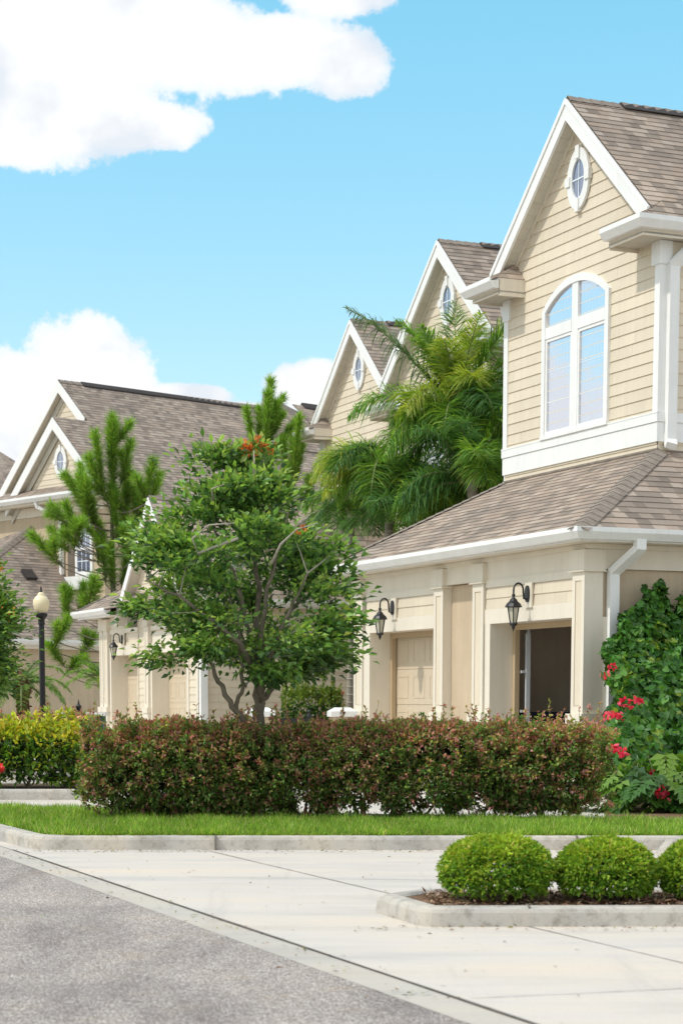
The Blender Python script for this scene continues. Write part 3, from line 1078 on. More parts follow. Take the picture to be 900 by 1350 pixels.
for yy in (0.42, 2.69):
    tk = MB()
    tk.box(0.6, 0.67, yy-0.02, yy+0.02, 0.02, 2.3)
    tk.box(0.85, 3.2, yy-0.02, yy+0.02, 2.55, 2.62)
    tk.tube([(0.635, yy, 2.3), (0.66, yy, 2.45), (0.74, yy, 2.55), (0.86, yy, 2.585)], 0.022, 6)
    for z in (0.5, 1.1, 1.7):
        tk.box(0.52, 0.6, yy-0.015, yy+0.015, z, z+0.04)
    tk.build('door_track', M['steel'], h1)
d = MB()
for i in range(4):
    d.box(0.9+i*0.6, 1.48+i*0.6, 0.46, 2.66, 2.63, 2.67)
d.build('raised_door', M['door'], h1)
lantern(h1, 0.03, 1.6, 2.83)
lantern(h1, 0.03, 6.12, 2.83)
# eaves of the garage wing
ex, ey0, ey1 = -0.28, -0.3, 8.0
sf = MB()
sf.box(ex, 0.3, ey0, ey1, ZF+0.002, ZF+0.03)
sf.box(0.301, 9.5, ey0, 0.3, ZF+0.002, ZF+0.03)
sf.build('soffit', M['trim'], h1)
fa = MB()
fa.box(ex-0.001, ex+0.02, ey0, ey1, ZF-0.0, 3.6)
fa.box(ex+0.021, 9.5, ey0-0.001, ey0+0.02, ZF-0.0, 3.6)
fa.box(ex, 9.5, ey1-0.02, ey1+0.001, ZF-0.0, 3.6)
fa.build('fascia', M['white'], h1)
gutter_loop([(ex, ey1, 0), (ex, ey0, 0), (9.5, ey0, 0)], [(-1, 0, 0), (0, -1, 0)], 3.625, h1, 1.25)
# lower hipped roof
E1, E2 = Vector((ex-0.12, ey0-0.12, 3.6)), Vector((ex-0.12, ey1+0.1, 3.6))
T1, T2 = Vector((2.02, 1.34, 4.96)), Vector((2.02, 5.9, 4.96))
r = MB()
shingles(r, [E1, E2, T2, T1])
shingles(r, [E1, T1, Vector((9.6, 1.34, 4.96)), Vector((9.6, E1.y, 3.6))])
shingles(r, [T2, E2, Vector((9.6, E2.y, 3.6)), Vector((9.6, 5.9, 4.96))])
lr = r.build('lower_roof', M['roof'], h1)
def pn_(a, b, c):
    n = (b-a).cross(c-a).normalized()
    return n if n.z > 0 else -n
nF = pn_(E1, E2, T1)
nS = pn_(E1, T1, Vector((9.6, E1.y, 3.6)))
nB = pn_(E2, T2, Vector((9.6, E2.y, 3.6)))
k = MB()
hip_caps(k, E1, T1, 0.17, 0.17, nF, nS)
k.build('hip_cap', M['roofcap'], lr)
k = MB()
hip_caps(k, E2, T2, 0.17, 0.17, nB, nF)
k.build('hip_cap', M['roofcap'], lr)
MB().beam((2.0, 1.3, 4.955), (2.0, 5.92, 4.955), (-1, 0, 0), 0.03, (0, 0, 1), 0.03).build('flashing', M['roofcap'], h1)
downspout('downspout', [(0.62, -0.36, 3.5), (0.62, -0.36, 3.36), (0.45, 0.03, 3.05), (0.45, 0.03, 0.15), (0.45, -0.1, 0.06)], h1, 0.15, 0.1)
upper_gable(h1, 2.0, 3.63, 4.93, 8.0)

# ================================================================== HOUSES further down the row
hB = thing('house', 'cream house with steep gable and oval window rising behind the tall palms', 'house', (*street(0, 0), 0), RZ)
upper_gable(hB, 4.28, 12.45, 0.0, 8.0, window=True, lower=True, spouts=False, far_return=False)
m = MB()   # plain rear range joining on to the gabled block
siding(m, [(9.3, 14.75, 0), (9.3, 18.0, 0), (9.3, 18.0, 8.0), (9.3, 14.75, 8.0)][::-1], (-1, 0, 0))
m.build('rear_wall', M['siding'], hB)
m = MB()
siding(m, [(9.3, 6.0, 0), (9.3, 10.1, 0), (9.3, 10.1, 8.0), (9.3, 6.0, 8.0)][::-1], (-1, 0, 0))
m.build('rear_wall', M['siding'], hB)
r = MB()
shingles(r, [(8.9, 18.0, 8.1), (8.9, 6.1, 8.1), (11.9, 6.1, 9.6), (11.9, 18.0, 9.6)])
r.build('rear_roof', M['roof'], hB)
g = MB()
gutter(g, (8.9, 14.8, 7.98), (8.9, 17.8, 7.98), (-1, 0, 0), 1.2)
g.build('gutter', M['white'], hB)
g = MB()
gutter(g, (8.9, 6.1, 7.98), (8.9, 10.1, 7.98), (-1, 0, 0), 1.2)
g.build('gutter', M['white'], hB)

h2 = thing('house', 'cream house beyond the palms with small gable over its two shut garage doors', 'house', (*street(0, 0), 0), RZ)
XF = 1.0
# garage front: siding with two bays
sw = MB()
def fr(y0, y1, z0, z1):
    siding(sw, [(XF+0.06, y1, z0), (XF+0.06, y0, z0), (XF+0.06, y0, z1), (XF+0.06, y1, z1)], (-1, 0, 0))
fr(18.65, 19.36, 0, 3.45)
fr(22.34, 23.06, 0, 3.45)
fr(19.36, 22.34, 2.9, 3.7)
GC, GH, GP = 21.4, 2.5, 6.2
siding(sw, [(XF+0.06, GC+GH, 3.45), (XF+0.06, GC-GH, 3.45), (XF+0.06, GC-GH, 3.62), (XF+0.06, GC, GP-0.12), (XF+0.06, GC+GH, 3.62)], (-1, 0, 0))
siding(sw, [(XF+0.06, 18.65, 0), (7.0, 18.65, 0), (7.0, 18.65, 3.5), (XF+0.06, 18.65, 3.5)], (0, -1, 0))
sw.build('garage_wall', M['siding'], h2)
cb = MB()
cb.box(XF+0.02, XF+0.15, 18.61, 18.75, 0, 3.5)
cb.build('corner_board', M['trim'], h2, bevel=0.004)
cb = MB()
cb.box(XF+0.02, XF+0.07, 19.26, 19.38, 0, 2.6)
cb.build('corner_board', M['trim'], h2, bevel=0.004)
for (o0, o1) in ((19.4, 21.9), (23.1, 25.3)):
    tr = MB()
    tr.box(XF+0.0, XF+0.55, o1, o1+0.12, 0, 2.44)
    tr.box(XF+0.02, XF+0.55, o0-0.04, o0, 0, 2.44)
    tr.box(XF+0.0, XF+0.5, o0-0.04, o1+0.12, 2.441, 2.68)
    tr.box(XF+0.002, XF+0.5, o0-0.04, o1+0.12, 3.0, 3.12)
    tr.box(XF+0.05, XF+0.5, o0-0.03, o1+0.11, 2.681, 2.999)
    tr.build('bay_surround', M['trim'], h2, bevel=0.004)
MB().box(XF+0.02, XF+0.3, 23.95, 26.2, 3.121, 3.44).build('frieze', M['trim'], h2, bevel=0.004)
MB().box(XF+0.1, XF+0.3, 26.0, 26.2, 0, 3.12).build('corner_wall', M['trim'], h2)
for (a, c) in ((22.03, 22.33), (25.45, 25.8), (25.85, 26.15)):
    pilaster(h2, XF-0.06, a, c, 3.4, 0.3)
garage_door(h2, XF+0.45, 19.4, 21.9, 2.43)
garage_door(h2, XF+0.45, 23.1, 25.3, 2.43)
lantern(h2, XF-0.0, 24.2, 2.84)
pn = MB()
courses(pn, [(XF+0.047, 25.4, 2.682), (XF+0.047, 23.08, 2.682), (XF+0.047, 23.08, 2.999), (XF+0.047, 25.4, 2.999)], (-1, 0, 0), (0, 0, 1), 0.16, 0.016, 0.002, vref=2.682)
pn.build('siding_panel', M['siding'], h2)
wv = MB().box(XF+0.0, XF+0.019, 24.1, 24.32, 3.2, 3.34)
for i in range(5):
    wv.box(XF-0.008, XF-0.001, 24.12, 24.30, 3.215+i*0.024, 3.228+i*0.024)
wv.build('wall_vent', M['trim'], h2)
# lower roof
E1, E2 = Vector((0.42, 18.2, 3.6)), Vector((0.42, 26.9, 3.6))
T1, T2 = Vector((5.97, 19.4, 6.7)), Vector((5.97, 23.6, 6.7))
r = MB()
shingles(r, [E1, E2, T2, T1])
shingles(r, [E1, T1, Vector((5.97, 18.2, 3.6))])
shingles(r, [T2, E2, Vector((9.0, 26.9, 3.6)), Vector((9.0, 23.6, 6.7))])
lr = r.build('lower_roof', M['roof'], h2)
k = MB()
hip_caps(k, E1, T1, 0.16, 0.2, pn_(E1, E2, T1), pn_(E1, T1, Vector((5.97, 18.2, 3.6))))
k.build('hip_cap', M['roofcap'], lr)
k = MB()
hip_caps(k, E2, T2, 0.16, 0.2, pn_(T2, E2, Vector((9.0, 26.9, 3.6))), pn_(E1, E2, T1))
k.build('hip_cap', M['roofcap'], lr)
sf = MB()
sf.box(0.56, XF+0.1, 23.95, 26.8, 3.445, 3.47)
sf.box(XF+0.1, 9.0, 26.15, 26.8, 3.446, 3.47)
sf.box(0.56, 6.5, 18.32, 18.66, 3.5, 3.52)
sf.build('soffit', M['trim'], h2)
fa = MB()
fa.box(0.54, 0.56, 23.9, 26.8, 3.42, 3.6)
fa.build('fascia', M['white'], h2)
fa = MB()
fa.box(0.56, 6.5, 18.3, 18.32, 3.42, 3.6)
fa.build('fascia', M['white'], h2)
gutter_loop([(0.54, 23.9, 0), (0.54, 26.78, 0), (9.0, 26.78, 0)], [(-1, 0, 0), (0, 1, 0)], 3.64, h2, 1.3)
gutter_loop([(0.9, 18.3, 0), (6.4, 18.3, 0)], [(0, -1, 0)], 3.62, h2, 1.2)
# small cross gable over the bays
xg = XF-0.22
r = MB()
gz = lambda y: GP-1.0*abs(y-GC)
shingles(r, [(xg, GC, GP), (xg, GC-2.75, gz(GC-2.75)), (5.2, GC-2.75, gz(GC-2.75)), (5.2, GC, GP)])
shingles(r, [(xg, GC+2.75, gz(GC+2.75)), (xg, GC, GP), (5.2, GC, GP), (5.2, GC+2.75, gz(GC+2.75))])
cg = r.build('cross_gable_roof', M['roof'], h2)
k = MB()
hip_caps(k, (xg, GC, GP), (5.0, GC, GP), 0.15, 0.2, Vector((0, -1, 1)).normalized(), Vector((0, 1, 1)).normalized())
k.build('ridge_cap', M['roofcap'], cg)
for s in (-1, 1):
    ye = GC+s*2.75
    q = MB()
    q.prism([(xg-0.03, GC, GP-0.02), (xg-0.03, ye, gz(ye)-0.02), (xg-0.03, ye, gz(ye)-0.3), (xg-0.03, GC, GP-0.3)], (0.045, 0, 0))
    q.build('rake_board', M['white'], h2)
    q = MB()
    q.prism([(xg+0.016, GC, GP-0.27), (xg+0.016, ye, gz(ye)-0.27), (xg+0.016, ye, gz(ye)-0.25), (xg+0.016, GC, GP-0.25)], (0.3, 0, 0))
    q.build('soffit', M['soffit'], h2)
downspout('downspout', [(XF+0.16, 18.3, 3.5), (XF+0.13, 18.5, 3.2), (XF+0.13, 18.53, 3.0), (XF+0.13, 18.53, 0.1)], h2, 0.17, 0.12)
upper_gable(h2, 5.95, 20.4, 3.6, 7.5, window=False, lower=True)

# ------------------------------------------------------------------ far house on the left, turned 42 degrees
A3 = math.radians(42)
h3 = thing('house', 'far cream house at left with big brown roof and two nested gables', 'house', (-8.2, 64.0, 0), A3)
PK, SL = 11.95, 0.92
z3 = lambda y: PK-SL*abs(y)
# main front wall and gable, lower nested gable further forward
m = MB()
siding(m, [(0.25, 4.6, 0), (0.25, -3.9, 0), (0.25, -3.9, z3(3.9)-0.1), (0.25, 0, PK-0.1), (0.25, 4.6, z3(4.6)-0.1)], (-1, 0, 0))
Y2 = -1.65
PK2 = z3(1.65)
zz2 = lambda y: PK2-SL*abs(y-Y2)
siding(m, [(-1.1, 1.0, 8.0), (-1.1, -4.0, 8.0), (-1.1, -4.0, 8.1), (-1.1, Y2, PK2-0.1), (-1.1, 1.0, zz2(1.0)-0.1)], (-1, 0, 0))
m.build('gable_wall', M['siding'], h3)
m = MB()
m.box(-1.1, 12.0, -4.0, -3.9, 0, 7.8)
m.box(-1.101, -1.0, -3.9, 4.6, 0, 7.7)
m.build('stucco_wall', M['stucco'], h3)
r = MB()
shingles(r, [(-0.02, 0, PK), (-0.02, Y2, PK2), (-1.4, Y2, PK2), (-1.4, -4.5, zz2(-4.5)), (16, -4.5, zz2(-4.5)), (16, 0, PK)])
shingles(r, [(-1.4, 1.3, zz2(1.3)), (-1.4, Y2, PK2), (0.2, Y2, PK2), (0.2, 1.3, zz2(1.3))])
shingles(r, [(-0.02, 5.2, z3(5.2)), (-0.02, 0, PK), (16, 0, PK), (16, 5.2, z3(5.2))])
# crossing roof that rises behind, towards the right
shingles(r, [(9.2, 0.2, 12.55), (7.2, -1.9, 10.25), (11.4, -1.9, 10.25)])
shingles(r, [(9.2, 0.2, 12.55), (11.4, -1.9, 10.25), (13.2, 0.6, 11.6), (11, 2.5, 11.5)])
shingles(r, [(10.9, 0.5, 12.35), (10.9, -2.2, 10.2), (16.5, -2.2, 10.2), (16.5, 0.5, 12.35)])
# pent strip under the nested gable
shingles(r, [(-1.75, 1.6, 7.93), (-1.75, -4.3, 7.93), (-1.1, -4.3, 8.25), (-1.1, 1.6, 8.25)])
ro = r.build('roof', M['roof'], h3)
v = MB()
v.prism([(0.9, -0.18, PK-0.12), (0.9, -0.18, PK-0.09), (0.9, 0, PK+0.06), (0.9, 0.18, PK-0.09), (0.9, 0.18, PK-0.12)], (7.0, 0, 0))
v.build('ridge_vent', M['darkvent'], ro)
v = MB()
v.prism([(11.4, 0.3, 12.2), (11.4, 0.3, 12.26), (11.4, 0.5, 12.46), (11.4, 0.7, 12.26), (11.4, 0.7, 12.2)], (5, 0, 0))
v.build('ridge_vent', M['darkvent'], ro)
k = MB()
hip_caps(k, (-0.02, 0, PK), (9, 0, PK+0.05), 0.17, 0.25, Vector((0, -SL, 1)).normalized(), Vector((0, SL, 1)).normalized())
k.build('ridge_cap', M['roofcap'], ro)
def rake3(xf, yc, ye, pk):
    q = MB()
    ze = pk-SL*abs(ye-yc)
    q.prism([(xf-0.03, yc, pk-0.02), (xf-0.03, ye, ze-0.02), (xf-0.03, ye, ze-0.4), (xf-0.03, yc, pk-0.4)], (0.05, 0, 0))
    q.build('rake_board', M['white'], h3)
    q = MB()
    q.prism([(xf+0.021, yc, pk-0.33), (xf+0.021, ye, ze-0.33), (xf+0.021, ye, ze-0.3), (xf+0.021, yc, pk-0.3)], (0.24, 0, 0))
    q.prism([(xf+0.225, yc, pk-0.36), (xf+0.225, ye, ze-0.36), (xf+0.225, ye, ze-0.62), (xf+0.225, yc, pk-0.62)], (0.02, 0, 0))
    q.build('soffit', M['soffit'], h3)
rake3(-0.02, 0, -1.5, PK)
rake3(-0.02, 0, 5.2, PK)
rake3(-1.4, Y2, -4.2, PK2)
rake3(-1.4, Y2, 1.2, PK2)
oval_window(h3, -1.13, Y2-0.05, 9.02, 0.36, 0.52)
fa = MB()
fa.box(-1.62, -1.6, -4.3, 6.0, 7.66, 7.9)
fa.build('fascia', M['trim'], h3)
MB().box(-1.6, -1.1, -4.3, 6.0, 7.68, 7.7).build('soffit', M['trim'], h3)
g = MB()
gutter(g, (-1.62, -4.4, 7.74), (-1.62, 6.0, 7.74), (-1, 0, 0), 1.5)
g.build('gutter', M['white'], h3)
MB().box(-1.135, -1.102, -3.99, 4.6, 7.35, 7.66).build('frieze', M['trim'], h3)
downspout('downspout', [(-1.66, -1.0, 7.75), (-1.6, -1.0, 7.6), (-1.2, -1.75, 7.2), (-1.2, -1.75, 5.4), (-1.3, -1.65, 5.25)], h3, 0.12, 0.12)
# upstairs window with taupe shutter
fr_ = MB()
wy0, wy1, wz0, wz1 = -3.4, -2.45, 5.3, 7.0
x0 = -1.16
for q in ((wy0, wy0+0.12, wz0, wz1), (wy1-0.12, wy1, wz0, wz1), (wy0+0.12, wy1-0.12, wz0, wz0+0.12), (wy0+0.12, wy1-0.12, wz1-0.12, wz1), (wy0+0.12, wy1-0.12, 6.1, 6.18)):
    fr_.box(x0, x0+0.055, *q)
fr_.box(x0-0.06, x0+0.055, wy0-0.1, wy1+0.75, wz0-0.45, wz0-0.02)
wn = fr_.build('window', M['white'], h3, bevel=0.004)
p = MB()
p.poly([(x0+0.03, wy0+0.1, wz0+0.1), (x0+0.03, wy1-0.1, wz0+0.1), (x0+0.03, wy1-0.1, wz1-0.1), (x0+0.03, wy0+0.1, wz1-0.1)])
p.build('pane', M['oglass'], wn)
g = MB()
for k_ in range(1, 3):
    yy = wy0+0.12+(wy1-wy0-0.24)*k_/3
    g.box(x0+0.018, x0+0.026, yy-0.012, yy+0.012, wz0+0.12, wz1-0.12)
for zz in (5.75, 6.55):
    g.box(x0+0.017, x0+0.0255, wy0+0.12, wy1-0.12, zz-0.012, zz+0.012)
g.build('grille', M['muntin'], wn)
s = MB().box(x0, x0+0.05, wy1+0.04, wy1+0.42, wz0, wz1)
for i in range(20):
    s.box(x0-0.012, x0-0.001, wy1+0.08, wy1+0.38, wz0+0.05+i*0.082, wz0+0.1+i*0.082)
s.build('shutter', M['shutter'], h3)
# garage wing in front with its hipped roof
r = MB()
EA, EB, AP, EC = (-9.0, -4.25, 3.15), (-1.12, -4.25, 3.15), (-1.12, 0.1, 7.05), (-9.0, 6.0, 3.15)
shingles(r, [EA, EB, AP])
shingles(r, [EC, EA, AP])
wr = r.build('lower_roof', M['roof'], h3)
k = MB()
hip_caps(k, EA, AP, 0.18, 0.25, pn_(Vector(EA), Vector(EB), Vector(AP)), pn_(Vector(EC), Vector(EA), Vector(AP)))
k.build('hip_cap', M['roofcap'], wr)
rv = MB().box(-0.2, 0.2, -0.22, 0.22, 0, 0.12)
o = rv.build('roof_vent', M['darkvent'], wr)
o.location = (-2.6, -1.9, 5.25)
o.rotation_euler = (math.radians(41), 0, 0)
m = MB()
m.box(-8.7, -1.12, -3.95, -3.75, 0, 3.0)
m.box(-8.7, -8.5, -3.75, 5.8, 0, 3.0)
m.build('garage_wall', M['stucco'], h3)
fa = MB()
fa.box(-8.9, -1.12, -4.17, -4.15, 2.86, 3.14)
fa.build('fascia', M['trim'], h3)
MB().box(-8.7, -1.12, -4.15, -3.95, 2.9, 2.93).build('soffit', M['trim'], h3)
g = MB()
gutter(g, (-8.9, -4.17, 2.98), (-1.12, -4.17, 2.98), (0, -1, 0), 1.4)
g.build('gutter', M['white'], h3)

h4 = thing('house', 'distant brown hipped roof at the far left edge beyond the nested gables', 'house', (-17.0, 92.0, 0), A3)
r = MB()
shingles(r, [(-7, -6, 9.0), (7, -6, 9.0), (1.5, 0, 14.0), (-1.5, 0, 14.0)])
shingles(r, [(-7, 6, 9.0), (-7, -6, 9.0), (-1.5, 0, 14.0)])
shingles(r, [(7, 6, 9.0), (-7, 6, 9.0), (-1.5, 0, 14.0), (1.5, 0, 14.0)])
shingles(r, [(7, -6, 9.0), (7, 6, 9.0), (1.5, 0, 14.0)])
r.build('roof', M['roof'], h4)
m = MB().box(-6.5, 6.5, -5.5, 5.5, 0, 8.8)
m.build('wall', M['stucco'], h4)
g = MB()
gutter(g, (-7, -6, 8.85), (7, -6, 8.85), (0, -1, 0), 1.4)
g.build('gutter', M['white'], h4)
g = MB()
gutter(g, (-7, -6, 8.85), (-7, 6, 8.85), (-1, 0, 0), 1.4)
g.build('gutter', M['white'], h4)

# bin standing inside the open bay
bn = thing('storage_bin', 'dark navy lidded storage bin standing inside the open garage bay', 'bin', (*street(2.6, 1.9), 0), RZ)
b = MB()
b.hexa([(-0.42, -0.42, 0.05), (0.42, -0.42, 0.05), (0.42, 0.42, 0.05), (-0.42, 0.42, 0.05), (-0.5, -0.52, 1.02), (0.5, -0.52, 1.02), (0.5, 0.52, 1.02), (-0.5, 0.52, 1.02)])
b.build('body', M['navy'], bn, bevel=0.02)
MB().box(-0.55, 0.55, -0.57, 0.57, 1.022, 1.1).build('lid', M['navy'], bn, bevel=0.02)
for yy in (-0.38, 0.38):
    w = MB()
    w.prism([(-0.44+0.09*math.cos(t), yy-0.03, 0.09+0.09*math.sin(t)) for t in [2*PI*i/14 for i in range(14)]], (0, 0.06, 0))
    w.build('wheel', M['black'], bn)

bn.location = (*street(1.2, 3.3), 0)

# ================================================================== GROUND, ROAD, KERBS
def sheet(name, pts, z, mat, kind='structure'):
    m = MB()
    m.poly([(x, y, z) for x, y in pts])
    o = m.build(name, mat)
    o['kind'] = kind
    return o

ja, jb = ground_pt(700, 1350), ground_pt(20, 1122)          # joint between gutter pan and drive
_d = Vector((jb[0]-ja[0], jb[1]-ja[1])).normalized()
_n = Vector((-_d.y, _d.x))*0.23
ga, gb = (ja[0]+_n.x, ja[1]+_n.y), (jb[0]+_n.x, jb[1]+_n.y)    # asphalt edge, parallel
def on(a, b, Y):
    t = (Y-a[1])/(b[1]-a[1])
    return (a[0]+(b[0]-a[0])*t, Y)
sheet('ground', [(-900, -60), (900, -60), (900, 1500), (-900, 1500)], -0.004, M['soil'])
sheet('road', [on(ga, gb, -6), on(ga, gb, 70), (-70, 70), (-70, -6)], 0.0, M['asphalt'])
sheet('gutter_pan', [on(ja, jb, -6), on(ja, jb, 70), on(ga, gb, 70), on(ga, gb, -6)], 0.001, M['gutterpan'])
sheet('driveway', [(60, -6), (60, 75), on(ja, jb, 75), on(ja, jb, -6)], 0.004, M['concrete'])
# joints sawn or tooled in the concrete
jm = MB()
def strip(p, q, w, z=0.008):
    d = Vector((q[0]-p[0], q[1]-p[1], 0)).normalized()
    n = Vector((-d.y, d.x, 0))*w/2
    a, b = Vector((p[0], p[1], z)), Vector((q[0], q[1], z))
    k = 24
    prev = None
    for i in range(k+1):
        c = a+(b-a)*i/k
        ww = 0.6+0.8*random.random()
        cur = (c-n*ww, c+n*ww)
        if prev:
            jm.poly([prev[0], cur[0], cur[1], prev[1]])
        prev = cur
strip(on(ja, jb, -2), on(ja, jb, 16.1), 0.017)
jo = jm.build('concrete_joint', M['joint'])
jo['kind'] = 'structure'
jm = MB()
q0, q1 = ground_pt(290, 1126), ground_pt(900, 1271)
strip(on(q0, q1, 6.0), on(q0, q1, 16.0), 0.014)
strip(ground_pt(250, 1157), ground_pt(1100, 1168), 0.010, 0.009)
strip(ground_pt(620, 1318), ground_pt(1000, 1300), 0.008, 0.009)
jo = jm.build('saw_cut', M['sawcut'])
jo['kind'] = 'structure'

def kerb_ring(name, pts, w=0.16, h=0.125, z0=0.0):
    """continuous kerb with a rounded top edge round a closed outline (counter-clockwise)"""
    m = MB()
    n = len(pts)
    P = [Vector((x, y, 0)) for x, y in pts]
    prof = [(0.0, z0), (0.008, h*0.72), (0.018, h*0.9), (0.045, h), (w-0.02, h), (w, h-0.015), (w, z0)]
    rings = []
    for i in range(n):
        a, b, c = P[i-1], P[i], P[(i+1) % n]
        e0, e1 = (b-a).normalized(), (c-b).normalized()
        n0, n1 = Vector((-e0.y, e0.x, 0)), Vector((-e1.y, e1.x, 0))
        d = (n0+n1)
        d = d/max(0.3, d.dot(n0))
        rings.append([b+d*t+Vector((0, 0, z)) for t, z in prof])
    for i in range(n):
        A, B = rings[i], rings[(i+1) % n]
        for k in range(len(prof)-1):
            m.poly([A[k], B[k], B[k+1], A[k+1]])
    o = m.build(name, M['kerb'])
    o['kind'] = 'structure'
    return [(r[-1].x, r[-1].y) for r in rings]

def rounded(pts, i, rad, seg=6):
    """replace corner i by an arc-like run"""
    p = Vector(pts[i])
    a, b = Vector(pts[i-1]), Vector(pts[(i+1) % len(pts)])
    p0 = p+(a-p).normalized()*rad
    p1 = p+(b-p).normalized()*rad
    arc = []
    for k in range(seg+1):
        t = k/seg
        arc.append(tuple(p0*(1-t)**2+p*2*t*(1-t)+p1*t*t))
    return pts[:i]+arc+pts[i+1:]

# lawn island
kl = ground_pt(40, 1121)
far_l = on(ja, jb, 21.4)
lawn = [(kl[0]+0.02, kl[1]), (14, 16.0), (14, 17.5), (3.9, 18.15), (far_l[0]+0.9, 20.9), (far_l[0]+0.1, 21.1)]
lawn_k = rounded(lawn, 0, 0.25)
inner_lawn = kerb_ring('kerb', lawn_k)
sheet('lawn_bed', inner_lawn, 0.105, M['lawnbase'])
# far planting bed behind the hedge
bed = [(-16, 24.15), (-0.3, 24.15), (-0.9, 26.4), (-16, 26.6)]
ib = kerb_ring('kerb', rounded(bed, 1, 0.4), 0.16, 0.14)
sheet('mulch_bed', ib, 0.11, M['soil'])
bed2 = [(-18, 30.0), (-3.2, 30.0), (-4.0, 36.5), (-20, 37)]
ib = kerb_ring('kerb', bed2, 0.16, 0.14)
sheet('mulch_bed', ib, 0.11, M['soil'])
# bed of the climbing plants by the house and the courtyard bed between the houses
c = [street(0.45, -0.02), (3.45, 21.6), (3.35, 20.5), (9.0, 20.2), street(9, -0.02)]
sheet('mulch_bed', c, 0.012, M['mulch'])
sheet('courtyard_bed', [street(0.9, 7.9), street(9, 7.9), street(9, 18.4), street(2.2, 18.4)], 0.013, M['soil'])
sheet('brick_path', [(2.7, 19.75), (2.9, 20.45), (12, 20.15), (12, 17.6), (4.1, 19.32)], 0.010, M['brickpave'])
# boxwood island
bi = [ground_pt(556, 1223), (9, 10.72), (9, 11.75), (ground_pt(502, 1205)[0]+0.02, 11.85), ground_pt(500, 1206)]
bi = [bi[0], bi[1], bi[2], (0.72, 11.72), (0.44, 11.32)]
bk = rounded(bi, 0, 0.1, 4)
inner_box = kerb_ring('kerb', bk, 0.14, 0.115)
sheet('mulch_bed', inner_box, 0.095, M['mulch'])
km = MB()
for u in (697,):
    x, y = ground_pt(u, 1222)
    km.box(x-0.006, x+0.006, y-0.004, y+0.14, 0.004, 0.119)
for u in (284, 760):
    x, y = ground_pt(u, 1121.5)
    km.box(x-0.006, x+0.006, y-0.004, y+0.14, 0.004, 0.129)
ko = km.build('kerb_joint', M['joint'])
ko['kind'] = 'structure'

# parking block at the right edge
pb = MB()
x0, x1, ya, yb = 2.98, 4.7, 15.45, 15.78
pb.hexa([(x0, ya, 0.006), (x1, ya, 0.006), (x1, yb, 0.006), (x0, yb, 0.006), (x0+0.1, ya+0.05, 0.14), (x1-0.1, ya+0.05, 0.14), (x1-0.1, yb-0.05, 0.14), (x0+0.1, yb-0.05, 0.14)])
tag(pb.build('parking_block', M['kerb'], bevel=0.012), 'pale concrete parking block at the right edge in front of the lawn kerb', 'parking block')

# ================================================================== STREET FURNITURE
lx, ly = -4.45, 32.0
lp = thing('street_lamp', 'black post lamp with cream acorn globe standing over the purple hedge', 'street lamp', (lx, ly, 0.1))
MB().lathe([(0.13, 0), (0.13, 0.12), (0.1, 0.16), (0.09, 0.5), (0.065, 0.58), (0.055, 0.62)], (0, 0, 0), 16).build('base', M['black'], lp, smooth=False)
MB().lathe([(0.052, 0.6), (0.048, 2.46), (0.062, 2.47), (0.062, 2.5), (0.05, 2.51)], (0, 0, 0), 14).build('post', M['black'], lp)
MB().lathe([(0.05, 2.5), (0.06, 2.55), (0.095, 2.6), (0.11, 2.64), (0.09, 2.66)], (0, 0, 0), 16).build('collar', M['black'], lp)
MB().lathe([(0.08, 2.655), (0.12, 2.72), (0.14, 2.8), (0.135, 2.87), (0.1, 2.93), (0.055, 2.965), (0.06, 2.98), (0.03, 3.01)], (0, 0, 0), 24).build('globe', M['globe'], lp, smooth=True)
MB().lathe([(0.02, 3.005), (0.03, 3.03), (0.012, 3.05), (0.018, 3.07), (0.003, 3.12)], (0, 0, 0), 10).build('finial', M['black'], lp)

fp = thing('finial_post', 'small black post with knobbed finial above purple hedge left of the garage', 'post', (*at(104, 940, 33)[:2], 0.05))
MB().lathe([(0.05, 0), (0.05, 0.8), (0.06, 0.82), (0.06, 0.88), (0.035, 0.9), (0.04, 0.98)], (0, 0, 0), 12).build('shaft', M['black'], fp)
MB().lathe([(0.035, 0.975), (0.055, 1.0), (0.06, 1.03), (0.03, 1.06), (0.05, 1.1), (0.055, 1.13), (0.02, 1.17), (0.015, 1.2), (0.003, 1.25)], (0, 0, 0), 12).build('finial', M['black'], fp)

ux, uy, _ = at(112, 944, 38)
ub = thing('utility_box', 'low dark green box with white lid edge behind the purple hedge', 'utility box', (ux, uy, 0.0))
MB().box(-0.45, 0.4, -0.3, 0.3, 0, 0.97).build('body', M['green_metal'], ub, bevel=0.01)
MB().box(-0.5, 0.45, -0.35, 0.35, 0.972, 1.03).build('lid', M['white'], ub, bevel=0.01)

def pier(u, name_label, Y=32.6, w=0.46):
    x, y, z = at(u, 934, Y)
    t = thing('gate_pier', name_label, 'pier', (x, y, 0), ANG*0.4)
    MB().box(-w/2+0.04, w/2-0.04, -w/2+0.04, w/2-0.04, 0, 1.0).build('shaft', M['stucco'], t)
    m = MB()
    h = w/2
    m.box(-h, h, -h, h, 1.001, 1.09)
    m.hexa([(-h, -h, 1.091), (h, -h, 1.091), (h, h, 1.091), (-h, h, 1.091), (-0.12, -0.12, 1.16), (0.12, -0.12, 1.16), (0.12, 0.12, 1.16), (-0.12, 0.12, 1.16)])
    m.build('cap', M['white'], t, bevel=0.008)
    return t
pier(451, 'white capped low pier against the garage corner beside the round shrub')
pier(343, 'white capped low pier behind the trunk of the leafy tree')
fx0, fy0, _ = at(352, 950, 32.6)
fx1 = at(404, 950, 32.6)[0]
fn = thing('iron_fence', 'short black iron picket fence between the pale piers behind the tree', 'fence', (fx0, fy0, 0))
L = fx1-fx0
